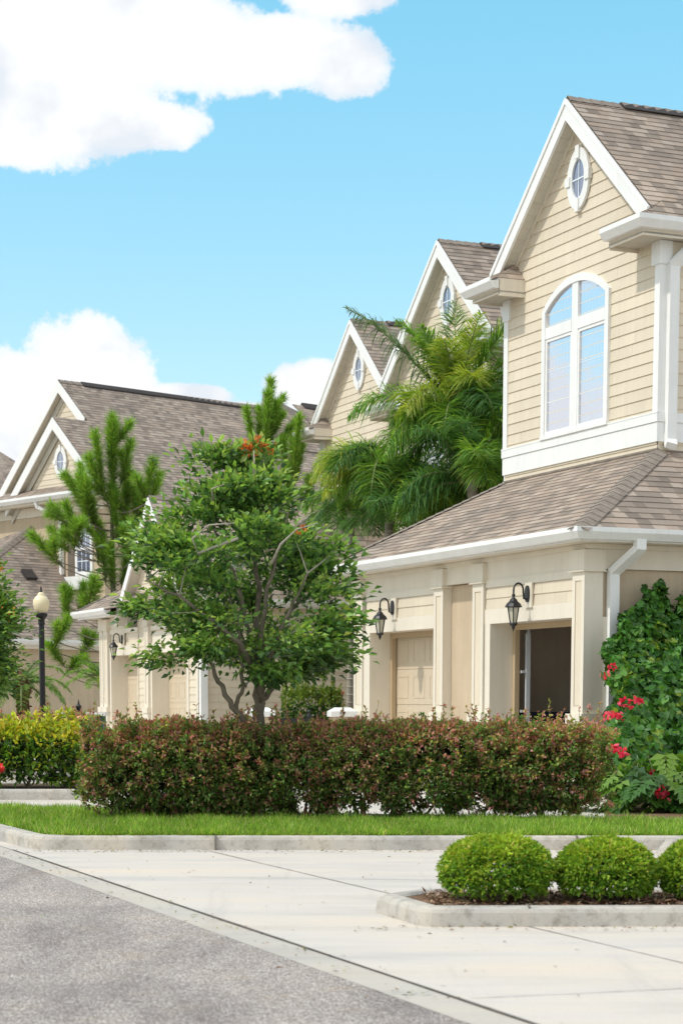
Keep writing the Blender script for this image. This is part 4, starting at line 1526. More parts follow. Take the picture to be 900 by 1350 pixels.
MB().box(0, L, -0.025, 0.025, 0.9, 0.97).box(0, L, -0.02, 0.02, 0.12, 0.16).build('rail', M['black'], fn)
m = MB()
n = 11
for i in range(n):
    x = 0.04+(L-0.08)*i/(n-1)
    m.box(x-0.009, x+0.009, -0.009, 0.009, 0.0, 0.9)
m.build('pickets', M['black'], fn)
MB().box(L, L+0.09, -0.045, 0.045, 0, 1.02).lathe([(0.05, 1.02), (0.02, 1.05), (0.035, 1.09), (0.004, 1.13)], (L+0.045, 0, 0), 10).build('post', M['black'], fn)

# ================================================================== PLANTS
def wob(P, f, seed):
    r = np.random.default_rng(seed)
    s = np.zeros(len(P))
    for k in range(6):
        d = r.normal(size=3)
        s += np.sin(P@d*f*(1+0.35*k)+r.uniform(0, 6.28))/(1+0.3*k)
    return s/3.2

# ---- hedges of small leaves
def hedge(name, label, cat, x0, x1, yc, z0, z1, hd, n, tops, mids, darks, ll=0.045, lw=0.026, yskew=0.0, seed=1, group=None, gap=0.36, mat='softleaf', shoots=60, nstem=6, zlow=0.03, wave=0.26, sprays=0):
    root = thing(name, label, cat, ((x0+x1)/2, yc, z0), 0, group)
    Lx = (x1-x0)/2
    Hh = z1-z0
    r = np.random.default_rng(seed)
    x = r.uniform(-1, 1, n)
    th = r.uniform(0, 2*PI, n)
    rad = np.where(r.uniform(size=n) < 0.6, r.uniform(0.82, 1, n), r.uniform(0.1, 0.9, n))
    ce, se = np.cos(th), np.sin(th)
    k = (np.abs(ce)**3.2+np.abs(se)**3.2)**(-1/3.2)
    endf = np.sqrt(np.clip(1-np.abs(x)**7, 0.05, 1))
    P = np.stack([x*Lx, ce*k*hd*rad*endf, Hh*0.54+se*k*Hh*0.46*rad*(0.72+0.28*endf)], 1)
    W = np.array([(x0+x1)/2, yc, z0])
    bump_ = 1+wave*1.0*wob(P+W, 2.9, seed+3)+0.16*wob(P+W, 9, seed+5)+0.07*wob(P+W, 21, seed+6)
    P[:, 1] *= bump_
    P[:, 2] = Hh*0.5+(P[:, 2]-Hh*0.5)*(1+(bump_-1)*0.6+0.16*wob(P*np.array([1, 0.3, 0])+W, 3.2, seed+15))
    P[:, 0] *= 1+0.05*wob(P+W, 6, seed+4)
    low = zlow+gap*np.clip(0.4+0.9*wob(P*np.array([1, 0.4, 0.0])+W, 2.9, seed+7)+0.6*wob(P*np.array([1, 0.4, 0.0])+W, 8.0, seed+8), 0, 1.7)
    hole = wob(P*np.array([1, 0.25, 1.0])+W, 7.0, seed+9) > 0.55
    keep = (P[:, 2] > low) & ~(hole & (r.uniform(size=n) < 0.9) & (P[:, 2] < Hh*0.8))
    P, rad, se2 = P[keep], rad[keep], se[keep]
    m = len(P)
    out = unit((P-np.array([0, 0, Hh*0.45]))*np.array([0.15, 1, 1.0]))
    D = unit(out*0.9+r.normal(0, 0.6, (m, 3))+np.array([0, 0, 0.25]))
    N = unit(np.array([0, -0.2, 1.0])+r.normal(0, 0.55, (m, 3)))
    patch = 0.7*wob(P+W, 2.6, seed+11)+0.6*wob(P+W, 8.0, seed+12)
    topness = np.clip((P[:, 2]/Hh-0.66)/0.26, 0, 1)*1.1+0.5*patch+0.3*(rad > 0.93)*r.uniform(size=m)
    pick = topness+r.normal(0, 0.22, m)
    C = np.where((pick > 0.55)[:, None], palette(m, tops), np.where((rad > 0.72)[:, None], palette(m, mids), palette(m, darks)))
    lv = Leaves()
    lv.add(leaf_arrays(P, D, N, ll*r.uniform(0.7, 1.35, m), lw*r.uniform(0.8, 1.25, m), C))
    # shoots rising above the top
    tw = MB()
    for i in range(shoots):
        bx, by = r.uniform(-0.97, 0.97)*Lx, r.uniform(-0.8, 0.5)*hd
        bz = Hh*(0.93+0.05*r.normal())
        hgt = abs(r.normal(0.0, 0.1))+0.03
        lean = r.normal(0, 0.3, 2)
        tipv = np.array([bx+lean[0]*hgt, by+lean[1]*hgt, bz+hgt])
        b0 = np.array([bx, by, bz-0.12])
        tw.tube([b0, tipv], [0.004, 0.002], 4)
        q = int(8+hgt*70)
        t = r.uniform(0.25, 1, q)[:, None]
        PP = b0+(tipv-b0)*t
        DD = unit(r.normal(0, 0.8, (q, 3))+np.array([0, 0, 0.7]))
        lv.add(leaf_arrays(PP, DD, unit(r.normal(0, 0.5, (q, 3))+np.array([0, 0, 1])), ll*r.uniform(0.7, 1.2, q), lw, palette(q, tops)))
    for i in range(sprays):
        an = r.uniform(0.15*PI, 0.95*PI)
        b0 = np.array([r.uniform(-0.98, 0.98)*Lx, -math.sin(an)*hd*0.9, Hh*0.56+math.cos(an)*Hh*0.4])
        ax = np.array([r.normal(0, 0.45), -0.75*math.sin(an)-0.1, 0.35+0.5*math.cos(an)+r.normal(0, 0.25)])
        ax = ax/np.linalg.norm(ax)
        ls = r.uniform(0.1, 0.24)
        q = 26
        t = r.uniform(0.1, 1, q)[:, None]
        PP = b0+ax*ls*t+r.normal(0, 0.018, (q, 3))
        DD = unit(ax+r.normal(0, 0.7, (q, 3)))
        tone = r.uniform()
        CC = palette(q, tops if tone < 0.3 else mids)*(1.25 if tone > 0.8 else 1.0)
        lv.add(leaf_arrays(PP, DD, unit(r.normal(0, 0.45, (q, 3))+np.array([0, 0, 1])), ll*r.uniform(0.7, 1.2, q), lw, CC))
    lv.build('foliage', M[mat], root)
    for i in range(nstem):
        bx = (-0.85+1.7*(i+0.5)/nstem+r.normal(0, 0.03))*Lx
        for k in range(3):
            a = np.array([bx+r.normal(0, 0.03), r.normal(0, 0.08), 0.0])
            e = a+np.array([r.normal(0, 0.22), r.normal(0, 0.15), Hh*0.62])
            mid = (a+e)/2+np.array([r.normal(0, 0.04), r.normal(0, 0.04), 0])
            tw.tube([a, mid, e], [0.016, 0.011, 0.006], 5)
    tw.build('stems', M['bark'], root)
    return root

RED = [(0.562, 0.227, 0.203), (0.454, 0.174, 0.174), (0.694, 0.359, 0.299), (0.431, 0.227, 0.155), (0.478, 0.395, 0.144), (0.323, 0.383, 0.108), (0.239, 0.335, 0.084)]
OLV = [(0.171, 0.272, 0.068), (0.216, 0.193, 0.091), (0.113, 0.227, 0.062), (0.318, 0.375, 0.085), (0.307, 0.159, 0.125), (0.148, 0.249, 0.057), (0.102, 0.193, 0.057)]
DRK = [(0.051, 0.066, 0.028), (0.081, 0.051, 0.038), (0.041, 0.076, 0.031)]
Yh = 18.5
def XX(u, Y): return (u-UPP)*Y/FH
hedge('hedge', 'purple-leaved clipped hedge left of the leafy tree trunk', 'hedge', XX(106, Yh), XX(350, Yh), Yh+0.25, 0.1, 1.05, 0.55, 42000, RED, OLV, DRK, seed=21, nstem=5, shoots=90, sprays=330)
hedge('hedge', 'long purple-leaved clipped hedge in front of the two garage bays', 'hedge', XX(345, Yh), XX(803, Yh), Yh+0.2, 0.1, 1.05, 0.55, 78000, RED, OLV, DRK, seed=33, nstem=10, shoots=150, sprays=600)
hedge('hedge', 'far purple hedge at left around the foot of the lamp post', 'hedge', XX(-60, 31), XX(128, 31), 31.0, 0.1, 1.02, 0.5, 12000, RED, OLV, DRK, ll=0.06, lw=0.03, seed=41, nstem=4, shoots=60)
YEL = [(0.55, 0.55, 0.05), (0.45, 0.5, 0.05), (0.65, 0.56, 0.08), (0.3, 0.42, 0.05)]
GRN = [(0.1, 0.22, 0.03), (0.16, 0.28, 0.035), (0.3, 0.38, 0.045), (0.07, 0.16, 0.03)]
DGR = [(0.02, 0.05, 0.012), (0.035, 0.075, 0.016)]
gs = hedge('golden_shrub', 'yellow-green leafy shrub at the left edge behind the lawn', 'shrub', XX(-90, 25), XX(116, 25), 25.15, 0.11, 0.92, 0.5, 5200, YEL, GRN, DGR, ll=0.105, lw=0.05, seed=51, mat='leaf', gap=0.12, shoots=70, nstem=4)
# red bloom on the golden shrub
lv = Leaves()
fx, fy, fz = at(-3, 1013, 24.45)
n = 26
P = np.tile(np.array([[fx, fy, fz]]), (n, 1))-np.array(gs.location)
D = unit(rng.normal(0, 1, (n, 3))+np.array([0.1, -0.8, 0.2]))
lv.add(heart_arrays(P, D, unit(np.array([0, -1, 0.3])+rng.normal(0, 0.3, (n, 3))), 0.1, 0.1, palette(n, [(0.75, 0.06, 0.06), (0.8, 0.12, 0.1)], jit=0.08)))
lv.build('flower', M['petal'], gs)
hedge('round_shrub', 'dark green rounded shrub against the siding wall behind the iron fence', 'shrub', XX(372, 36), XX(450, 36), 36.0, 0.0, 1.52, 0.5, 4200, [(0.2, 0.26, 0.04), (0.12, 0.2, 0.03)], [(0.045, 0.11, 0.02), (0.07, 0.14, 0.025)], DGR, ll=0.08, lw=0.05, seed=61, mat='leaf', gap=0.05, shoots=25, nstem=3, wave=0.2)

# ---- clipped boxwood balls
def boxwood(label, u, v, Y, rx, ry, ztop, seed, n=15000):
    x, y = XX(u, Y), Y
    z0 = 0.1
    root = thing('boxwood_bush', label, 'bush', (x, y, z0), 0, 'clipped boxwoods in the kerbed island')
    r = np.random.default_rng(seed)
    Hh = ztop-z0
    d = unit(r.normal(size=(n, 3)))
    d[:, 2] = np.where(d[:, 2] < -0.55, -d[:, 2], d[:, 2])
    d = unit(d)
    rad = np.where(r.uniform(size=n) < 0.72, r.uniform(0.9, 1.0, n), r.uniform(0.5, 0.95, n))
    lump = 1+0.07*wob(d*1.0+seed, 2.2, seed+4)+0.075*wob(d*1.0+seed, 4.2, seed+2)+0.04*wob(d*1.0, 13.0, seed+3)
    dd = np.sign(d)*np.abs(d)**0.92
    P = dd*np.array([rx, ry, Hh*0.55])*(rad*lump)[:, None]+np.array([0, 0, Hh*0.47])
    P[:, 2] = np.maximum(P[:, 2], 0.03+0.05*np.abs(wob(P, 9, seed+5)))
    thin = (wob(d*1.0+seed*0.37, 5.0, seed+21) > 0.75-0.5*(d[:, 2] < 0.0)*(d[:, 0] < -0.2)) & (r.uniform(size=n) < 0.8)
    P, d, rad, n = P[~thin], d[~thin], rad[~thin], int((~thin).sum())
    D = unit(d*0.9+r.normal(0, 0.55, (n, 3))+np.array([0, 0, 0.3]))
    N = unit(d*0.6+np.array([0, 0, 0.8])+r.normal(0, 0.45, (n, 3)))
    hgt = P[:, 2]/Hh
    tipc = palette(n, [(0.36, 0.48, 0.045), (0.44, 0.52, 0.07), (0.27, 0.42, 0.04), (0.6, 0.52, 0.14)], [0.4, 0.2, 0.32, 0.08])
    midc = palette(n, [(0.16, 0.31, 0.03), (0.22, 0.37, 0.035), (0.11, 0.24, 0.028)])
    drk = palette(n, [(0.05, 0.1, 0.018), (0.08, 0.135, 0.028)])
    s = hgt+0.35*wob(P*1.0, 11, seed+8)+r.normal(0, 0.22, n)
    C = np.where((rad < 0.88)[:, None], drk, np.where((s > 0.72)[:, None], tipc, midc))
    lv = Leaves()
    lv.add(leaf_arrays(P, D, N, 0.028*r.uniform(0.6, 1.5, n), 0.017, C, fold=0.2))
    # stray sprigs
    q = 420
    d2 = unit(r.normal(size=(q, 3))*np.array([1, 1, 0.6])+np.array([0, 0, 0.35]))
    for k in range(4):
        PP = d2*np.array([rx, ry, Hh*0.55])*(1.0+0.026*k)+np.array([0, 0, Hh*0.47])+r.normal(0, 0.004, (q, 3))
        PP[:, 2] = np.maximum(PP[:, 2], 0.04)
        lv.add(leaf_arrays(PP, unit(d2+r.normal(0, 0.6, (q, 3))), unit(r.normal(0, 0.6, (q, 3))+np.array([0, 0, 1])), 0.024, 0.014, palette(q, [(0.3, 0.4, 0.04), (0.2, 0.33, 0.03)])))
    lv.build('foliage', M['softleaf'], root)
    st = MB()
    for i in range(9):
        a = r.uniform(0, 2*PI)
        rr = r.uniform(0.15, 0.7)
        st.tube([(rr*0.5*rx*math.cos(a), rr*0.5*ry*math.sin(a), -0.01), (rr*rx*math.cos(a), rr*ry*math.sin(a), Hh*0.4)], [0.012, 0.005], 5)
    st.tube([(-rx*0.72, -0.05, -0.01), (-rx*0.7, -0.05, Hh*0.35)], [0.016, 0.008], 6)
    st.build('stems', M['bark'], root)
    return root
boxwood('widest clipped boxwood, leftmost of the balls in the kerbed island', 657, 1190, 11.12, 0.325, 0.32, 0.47, 71, 17000)
boxwood('middle clipped boxwood ball between its two neighbours in the kerbed island', 801, 1186, 11.14, 0.29, 0.30, 0.455, 83)
boxwood('clipped boxwood cut off by the right edge of the photo', 941, 1186, 11.16, 0.3, 0.3, 0.45, 95)

# ---- mulch chips in the boxwood island
lv = Leaves()
n = 4200
px = rng.uniform(0.75, 3.6, n)
py = rng.uniform(10.82, 11.6, n)
P = np.stack([px, py, np.full(n, 0.098)+rng.uniform(0, 0.02, n)], 1)
D = unit(np.stack([rng.normal(size=n), rng.normal(size=n), rng.normal(0, 0.25, n)], 1))
lv.add(leaf_arrays(P, D, unit(np.array([0, 0, 1.0])+rng.normal(0, 0.35, (n, 3))), rng.uniform(0.02, 0.075, n), 0.014, palette(n, [(0.3, 0.19, 0.12), (0.16, 0.09, 0.055), (0.42, 0.31, 0.22), (0.22, 0.12, 0.075)]), fold=0.1, droop=0.02))
struct(lv.build('mulch_chips', M['chip']), 'stuff')

# ---- dry leaves and grit gathered along the kerbs
lv = Leaves()
n = 420
t = rng.uniform(0, 1, n)
k1 = np.stack([-2.3+6.5*t, 16.0-np.abs(rng.normal(0, 0.12, n)), np.full(n, 0.012)], 1)
k2 = np.array([[on(ja, jb, 8+8*q)[0]+rng.normal(-0.1, 0.12), 8+8*q, 0.012] for q in rng.uniform(0, 1, 160)])
k3 = np.stack([rng.uniform(0.3, 3.4, 130), 10.6-np.abs(rng.normal(0, 0.12, 130)), np.full(130, 0.012)], 1)
k4 = np.stack([rng.uniform(-3, 3.2, 120), rng.uniform(8, 16, 120), np.full(120, 0.012)], 1)
P = np.vstack([k1, k2, k3, k4])
n = len(P)
D = unit(np.stack([rng.normal(size=n), rng.normal(size=n), rng.normal(0, 0.1, n)], 1))
lv.add(leaf_arrays(P, D, unit(np.array([0, 0, 1.0])+rng.normal(0, 0.25, (n, 3))), rng.uniform(0.012, 0.045, n), 0.014, palette(n, [(0.3, 0.2, 0.1), (0.18, 0.1, 0.05), (0.12, 0.1, 0.07), (0.25, 0.27, 0.08)]), fold=0.1, droop=0.0))
struct(lv.build('leaf_litter', M['chip']), 'stuff')

# ---- lawn blades
def in_poly(X, Y, poly):
    ins = np.zeros(len(X), bool)
    n = len(poly)
    for i in range(n):
        x1, y1 = poly[i]
        x2, y2 = poly[(i+1) % n]
        c = ((y1 > Y) != (y2 > Y)) & (X < (x2-x1)*(Y-y1)/(y2-y1+1e-12)+x1)
        ins ^= c
    return ins
n = 300000
gx, gy = rng.uniform(-6.0, 6.2, n), rng.uniform(16.0, 23.2, n)
ok = in_poly(gx, gy, inner_lawn)
vis = np.abs(gx-0.2) < 0.21*gy+0.8
thin = rng.uniform(size=n) < np.where(gy < 18.2, 1.0, 0.55)
# bare soil under the hedge and round the tree
bare = (np.abs(gy-(Yh+0.25)) < 0.45) & (gx > -1.2) & (gx < 0.9) & (rng.uniform(size=n) < 0.85)
ok &= vis & thin & ~bare
gx, gy = gx[ok], gy[ok]
ex_ = rng.uniform(-2.1, 4.5, 5200)
gx = np.concatenate([gx, ex_])
gy = np.concatenate([gy, 16.19+np.abs(rng.normal(0, 0.03, 5200))-0.02*(ex_+2.1)/6.5])
lean = np.concatenate([np.zeros(len(gx)-5200), np.full(5200, -0.75)])
n = len(gx)
P = np.stack([gx, gy, np.full(n, 0.1)], 1)
tuft = wob(P*np.array([1, 1, 0]), 6.0, 5)
hgt = (0.082+0.03*tuft)*rng.uniform(0.6, 1.35, n)
D = unit(np.stack([rng.normal(0, 0.38, n), rng.normal(0, 0.38, n)+lean, np.ones(n)], 1))
gc = palette(n, [(0.2, 0.34, 0.04), (0.27, 0.42, 0.055), (0.12, 0.25, 0.03), (0.38, 0.5, 0.1), (0.5, 0.46, 0.2)], [0.3, 0.28, 0.22, 0.13, 0.07])
gc *= (1+0.3*tuft+0.15*wob(P*np.array([1, 1, 0]), 1.6, 15))[:, None]
lv = Leaves()
S = unit(np.cross(D, rand_dirs(n)))
w = 0.0075
mid = P+D*hgt[:, None]*0.55
bend = rand_dirs(n)*np.array([1, 1, 0.1])*hgt[:, None]*0.3
tip = P+D*hgt[:, None]+bend
V = np.stack([P-S*w*0.5, P+S*w*0.5, mid+S*w*0.42+bend*0.3, mid-S*w*0.42+bend*0.3, tip], 1).reshape(-1, 3)
b = np.arange(n)[:, None]*5
F = np.concatenate([b+np.array([t]) for t in ((0, 1, 2), (0, 2, 3), (3, 2, 4))], 1).reshape(-1, 3)
lv.add((V, F, np.repeat(gc, 5, axis=0)))
struct(lv.build('grass', M['grass']), 'stuff')

# ---- broadleaf trees
def broad_tree(name, label, Y, base_u, prof, limbs, nclump, per, seed, berries=None, ll=0.085, depth=0.9, bare=()):
    bx = XX(base_u, Y)
    root = thing(name, label, 'tree', (bx, Y, 0.1))
    r = np.random.default_rng(seed)
    B = np.array([bx, Y, 0.1])
    prof = sorted(prof, key=lambda p: -p[0])
    vs = np.array([p[0] for p in prof], float)[::-1]
    xl = np.array([p[1] for p in prof], float)[::-1]
    xr = np.array([p[2] for p in prof], float)[::-1]
    # limbs
    tr = MB()
    segpts = []
    for pts, rads in limbs:
        w = []
        for (u, v, dy) in pts:
            p = np.array(at(u, v, Y))
            p[1] = Y+dy
            w.append(p-B)
        # jitter into a crooked run
        fine, fr = [], []
        for i in range(len(w)-1):
            for k in range(4):
                t = k/4
                fine.append(w[i]*(1-t)+w[i+1]*t+r.normal(0, 0.012, 3)*(k > 0))
                fr.append((rads[i]*(1-t)+rads[i+1]*t)*0.85)
        fine.append(w[-1])
        fr.append(rads[-1])
        tr.tube(fine, fr, 7)
        segpts += fine[2:]
    tr.build('trunk', M['bark'], root, smooth=True)
    SP = np.array(segpts)
    lv = Leaves()
    tw = MB()
    wid = xr-xl
    allv = np.linspace(vs[0], vs[-1], 200)
    cdf = np.cumsum(np.interp(allv, vs, wid))
    cdf /= cdf[-1]
    cl = []
    for i in range(nclump):
        v = np.interp(r.uniform(), cdf, allv)
        l, rr = np.interp(v, vs, xl)+10, np.interp(v, vs, xr)-12
        rho = r.uniform()**0.42
        ph = r.uniform(0, 2*PI)
        u = (l+rr)/2+(rr-l)/2*rho*math.cos(ph)*0.97
        p = np.array(at(u, v, Y))
        p[1] = Y+(rr-l)/2*Y/FH*depth*rho*math.sin(ph)
        cl.append((p-B, rho, v))
    for c, rho, v in cl:
        j = np.argmin(np.linalg.norm((SP-c)*np.array([1, 1, 1.3])+np.array([0, 0, 0.25]), axis=1))
        a = SP[j]
        mid = (a+c)/2+r.normal(0, 0.04, 3)
        if np.linalg.norm(a-c) < 1.3:
            tw.tube([a, mid, c], [0.009, 0.006, 0.003], 4)
        n = int(per*r.uniform(0.5, 1.5))
        sc = r.uniform(0.6, 1.35)*0.105*Y/19
        off = r.normal(0, 1, (n, 3))*sc*np.array([1.25, 1.25, 0.62])
        P = c+off
        out = unit(c-np.array([0, 0, 1.6]))
        D = unit(off*4+out*0.8+r.normal(0, 0.5, (n, 3))+np.array([0, 0, 0.1]))
        N = unit(np.array([0, 0, 1.0])+r.normal(0, 0.5, (n, 3)))
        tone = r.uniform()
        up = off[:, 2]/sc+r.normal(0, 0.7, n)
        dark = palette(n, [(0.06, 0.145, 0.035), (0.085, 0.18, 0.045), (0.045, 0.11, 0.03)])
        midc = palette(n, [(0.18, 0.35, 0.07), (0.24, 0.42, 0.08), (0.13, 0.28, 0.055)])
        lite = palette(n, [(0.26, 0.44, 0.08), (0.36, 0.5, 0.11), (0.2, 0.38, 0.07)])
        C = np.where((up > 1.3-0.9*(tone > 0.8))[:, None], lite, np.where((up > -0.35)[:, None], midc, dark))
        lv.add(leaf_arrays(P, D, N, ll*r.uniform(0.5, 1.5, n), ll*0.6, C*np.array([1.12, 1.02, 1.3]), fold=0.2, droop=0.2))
    tw.build('twigs', M['palebark'], root)
    lv.build('crown', M['leaf'], root)
    for pts in bare:
        b = MB()
        w = []
        for u, v, dy in pts:
            p = np.array(at(u, v, Y))
            p[1] = Y+dy
            w.append(p-B)
        b.tube(w, [0.014-0.009*i/(len(w)-1) for i in range(len(w))], 5)
        b.build('bare_branch', M['palebark'], root, smooth=True)
    if berries:
        for (u, v, dy, n, s) in berries:
            bl = Leaves()
            n, s = int(n*0.8), s*0.8
            p = np.array(at(u, v, Y))
            p[1] = Y+dy
            P = (p-B)+r.normal(0, s, (n, 3))
            bl.add(leaf_arrays(P, rand_dirs(n), rand_dirs(n), 0.045, 0.034, palette(n, [(0.66, 0.2, 0.05), (0.52, 0.13, 0.03), (0.7, 0.28, 0.08)], jit=0.15)))
            bl.build('orange_seed_cluster', M['petal'], root)
    return root

prof = [(582, 292, 356), (600, 270, 364), (630, 250, 372), (655, 240, 380), (680, 214, 400), (702, 172, 446), (735, 158, 472), (765, 152, 484), (800, 155, 490), (835, 164, 492), (858, 176, 482), (876, 200, 455), (890, 245, 405)]
limbs = [
    ([(340, 1078, 0), (341, 1000, 0), (340, 940, 0), (343, 890, 0), (340, 800, 0.05), (334, 700, 0.05), (338, 590, 0)], [0.085, 0.078, 0.07, 0.05, 0.035, 0.022, 0.006]),
    ([(340, 975, 0), (322, 952, -0.1), (305, 925, -0.2), (285, 890, -0.3), (265, 850, -0.35)], [0.045, 0.04, 0.032, 0.025, 0.01]),
    ([(312, 938, -0.15), (322, 905, -0.3), (318, 850, -0.4), (300, 760, -0.4)], [0.028, 0.024, 0.018, 0.008]),
    ([(342, 930, 0), (360, 905, 0.2), (390, 885, 0.3), (415, 870, 0.35)], [0.045, 0.036, 0.026, 0.01]),
    ([(343, 925, 0), (352, 880, -0.2), (372, 830, -0.4), (405, 760, -0.5)], [0.045, 0.036, 0.026, 0.01]),
    ([(341, 915, 0), (330, 870, 0.25), (300, 800, 0.5), (260, 730, 0.6)], [0.042, 0.034, 0.025, 0.01]),
    ([(343, 900, 0), (365, 850, 0.3), (400, 770, 0.6), (430, 710, 0.6)], [0.04, 0.033, 0.022, 0.008]),
    ([(342, 905, 0), (318, 850, -0.5), (255, 800, -0.7), (200, 770, -0.6)], [0.04, 0.033, 0.02, 0.008]),
    ([(342, 890, 0), (352, 780, -0.3), (380, 680, -0.3)], [0.035, 0.024, 0.008]),
    ([(341, 880, 0), (310, 760, -0.2), (275, 680, -0.2)], [0.035, 0.022, 0.008]),
]
bare = [
    [(318, 720, -0.9), (268, 740, -1.0), (262, 722, -1.05), (282, 706, -1.1), (315, 704, -1.15)],
    [(360, 752, -0.9), (372, 728, -1.0), (392, 711, -1.1), (418, 704, -1.15)],
    [(285, 668, -0.6), (284, 655, -0.7), (300, 650, -0.75)],
    [(336, 645, -0.3), (336, 600, -0.35)],
]
broad_tree('leafy_tree', 'small multi-stemmed leafy tree with orange seed clusters on its top', 18.62, 340, prof, limbs, 88, 185, 101,
           berries=[(326, 590, -0.1, 40, 0.04), (340, 586, -0.1, 30, 0.04), (355, 592, -0.1, 26, 0.03), (322, 601, -0.1, 16, 0.03), (398, 712, -1.1, 10, 0.03), (336, 596, -0.1, 20, 0.04)], bare=bare, ll=0.08)
profL = [(742, -70, -8), (765, -95, 8), (800, -120, 22), (840, -130, 28), (870, -125, 26), (895, -100, 12), (905, -80, 0)]
limbsL = [([(-45, 1030, 0), (-45, 900, 0), (-42, 820, 0), (-40, 750, 0)], [0.09, 0.07, 0.04, 0.01]),
          ([(-45, 910, 0), (-20, 860, -0.2), (10, 820, -0.3)], [0.05, 0.03, 0.01]), ([(-45, 900, 0), (-80, 850, 0.2), (-100, 810, 0.3)], [0.05, 0.03, 0.01])]
broad_tree('leafy_tree', 'dense leafy tree cut off by the left edge beside the lamp post', 28.5, -45, profL, limbsL, 120, 140, 131,
           berries=[(4, 805, -0.9, 22, 0.06), (24, 812, -0.6, 12, 0.05), (6, 748, -0.4, 8, 0.04)], ll=0.1)

# ---- pines with upright shoots
def pine(name, label, Y, trunk, shoots, seed, nl=0.31, dens=620):
    u0, v0 = trunk[0]
    bx = XX(u0, Y)
    root = thing(name, label, 'tree', (bx, Y, 0))
    B = np.array([bx, Y, 0.0])
    r = np.random.default_rng(seed)
    tp = [np.array(at(u, v, Y))-B for u, v in trunk]
    tp[0][2] = 0
    t = MB()
    t.tube(tp, [0.11-0.085*i/(len(tp)-1) for i in range(len(tp))], 8)
    TP = []
    for a, b in zip(tp[:-1], tp[1:]):
        for k in range(12):
            TP.append(a+(b-a)*k/12)
    TP = np.array(TP+[tp[-1]])
    t.build('trunk', M['bark'], root, smooth=True)
    lv = Leaves()
    br = MB()
    more = []
    for (bu, bv, tu, tv) in shoots:
        for q in range(r.choice([0, 1, 1, 2])):
            k = r.uniform(0.15, 0.6)
            x0, y0 = bu+(tu-bu)*k, bv+(tv-bv)*k
            sp = r.uniform(-0.75, 0.75)
            ln = r.uniform(0.4, 0.62)
            dx, dy_ = (tu-bu)*ln, (tv-bv)*ln
            more.append((x0, y0, x0+dx*math.cos(sp)-dy_*math.sin(sp), y0+dx*math.sin(sp)+dy_*math.cos(sp)))
    for i, (bu, bv, tu, tv) in enumerate(list(shoots)+more):
        dy = r.uniform(-1, 1)*0.022*abs((bu+tu)/2-trunk[-1][0])+r.uniform(-0.3, 0.3)
        a = np.array(at(bu, bv, Y))-B
        b = np.array(at(tu, tv, Y))-B
        a[1] += dy*0.7
        b[1] += dy
        zz = a[2]-0.25*np.linalg.norm(a[:2])
        j = np.argmin(np.abs(TP[:, 2]-zz))
        if np.linalg.norm(TP[j]-a) > 0.15:
            br.tube([TP[j], (TP[j]+a)/2+np.array([0, 0, -0.08]), a], [0.022, 0.018, 0.014], 5)
        br.tube([a, b], [0.022, 0.008], 5)
        Ls = np.linalg.norm(b-a)
        n = int(dens*max(0.5, Ls/1.2)*1.25)
        tt = r.uniform(0.0, 1, n)**0.6
        P = a+(b-a)*tt[:, None]
        ax = (b-a)/Ls
        D = unit(ax*r.uniform(0.55, 1.0, n)[:, None]+unit(r.normal(size=(n, 3)))*0.8)
        C = palette(n, [(0.24, 0.42, 0.06), (0.2, 0.36, 0.055), (0.32, 0.48, 0.08), (0.13, 0.25, 0.045)])
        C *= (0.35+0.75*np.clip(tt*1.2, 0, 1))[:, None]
        lv.add(needle_arrays(P, D, nl*r.uniform(0.7, 1.2, n), 0.022, C))
    br.build('branches', M['bark'], root)
    lv.build('needles', M['needle'], root)
    return root
S1 = [(150, 680, 149, 560), (148, 620, 149, 552), (138, 650, 128, 575), (160, 640, 172, 584), (146, 670, 120, 606), (165, 690, 165, 615), (182, 690, 202, 608), (190, 690, 210, 626), (178, 700, 176, 640),
      (118, 690, 101, 608), (112, 680, 90, 632), (120, 690, 108, 630), (120, 690, 118, 640), (128, 700, 122, 660), (100, 700, 62, 662), (110, 720, 88, 666), (130, 745, 130, 690), (165, 760, 163, 670), (172, 745, 176, 690), (158, 720, 150, 655),
      (90, 728, 62, 694), (100, 720, 78, 690), (86, 750, 44, 706), (100, 730, 104, 690), (140, 770, 134, 705), (150, 780, 146, 720), (160, 775, 170, 730), (90, 830, 84, 776),
      (105, 815, 110, 770), (120, 800, 128, 764), (75, 860, 96, 818), (90, 880, 70, 850), (100, 870, 120, 838), (84, 890, 110, 868), (130, 820, 112, 790)]
pine('pine_tree', 'bright green young pine with upright shoots behind the lamp post', 53.5, [(150, 960), (150, 800), (148, 700), (149, 570)], S1, 201)
S2 = [(345, 640, 354, 520), (352, 570, 357, 500), (340, 620, 325, 540), (346, 600, 366, 532), (350, 590, 372, 545), (344, 590, 342, 540), (350, 670, 340, 590), (384, 655, 395, 556), (378, 640, 374, 580), (388, 640, 400, 575), (380, 690, 378, 620), (372, 690, 362, 640), (345, 690, 345, 630), (330, 650, 318, 600), (400, 670, 412, 630)]
pine('pine_tree', 'slender pine with pointed tip rising behind the leafy tree', 49.5, [(352, 960), (352, 800), (350, 640), (355, 510)], S2, 221, nl=0.24)

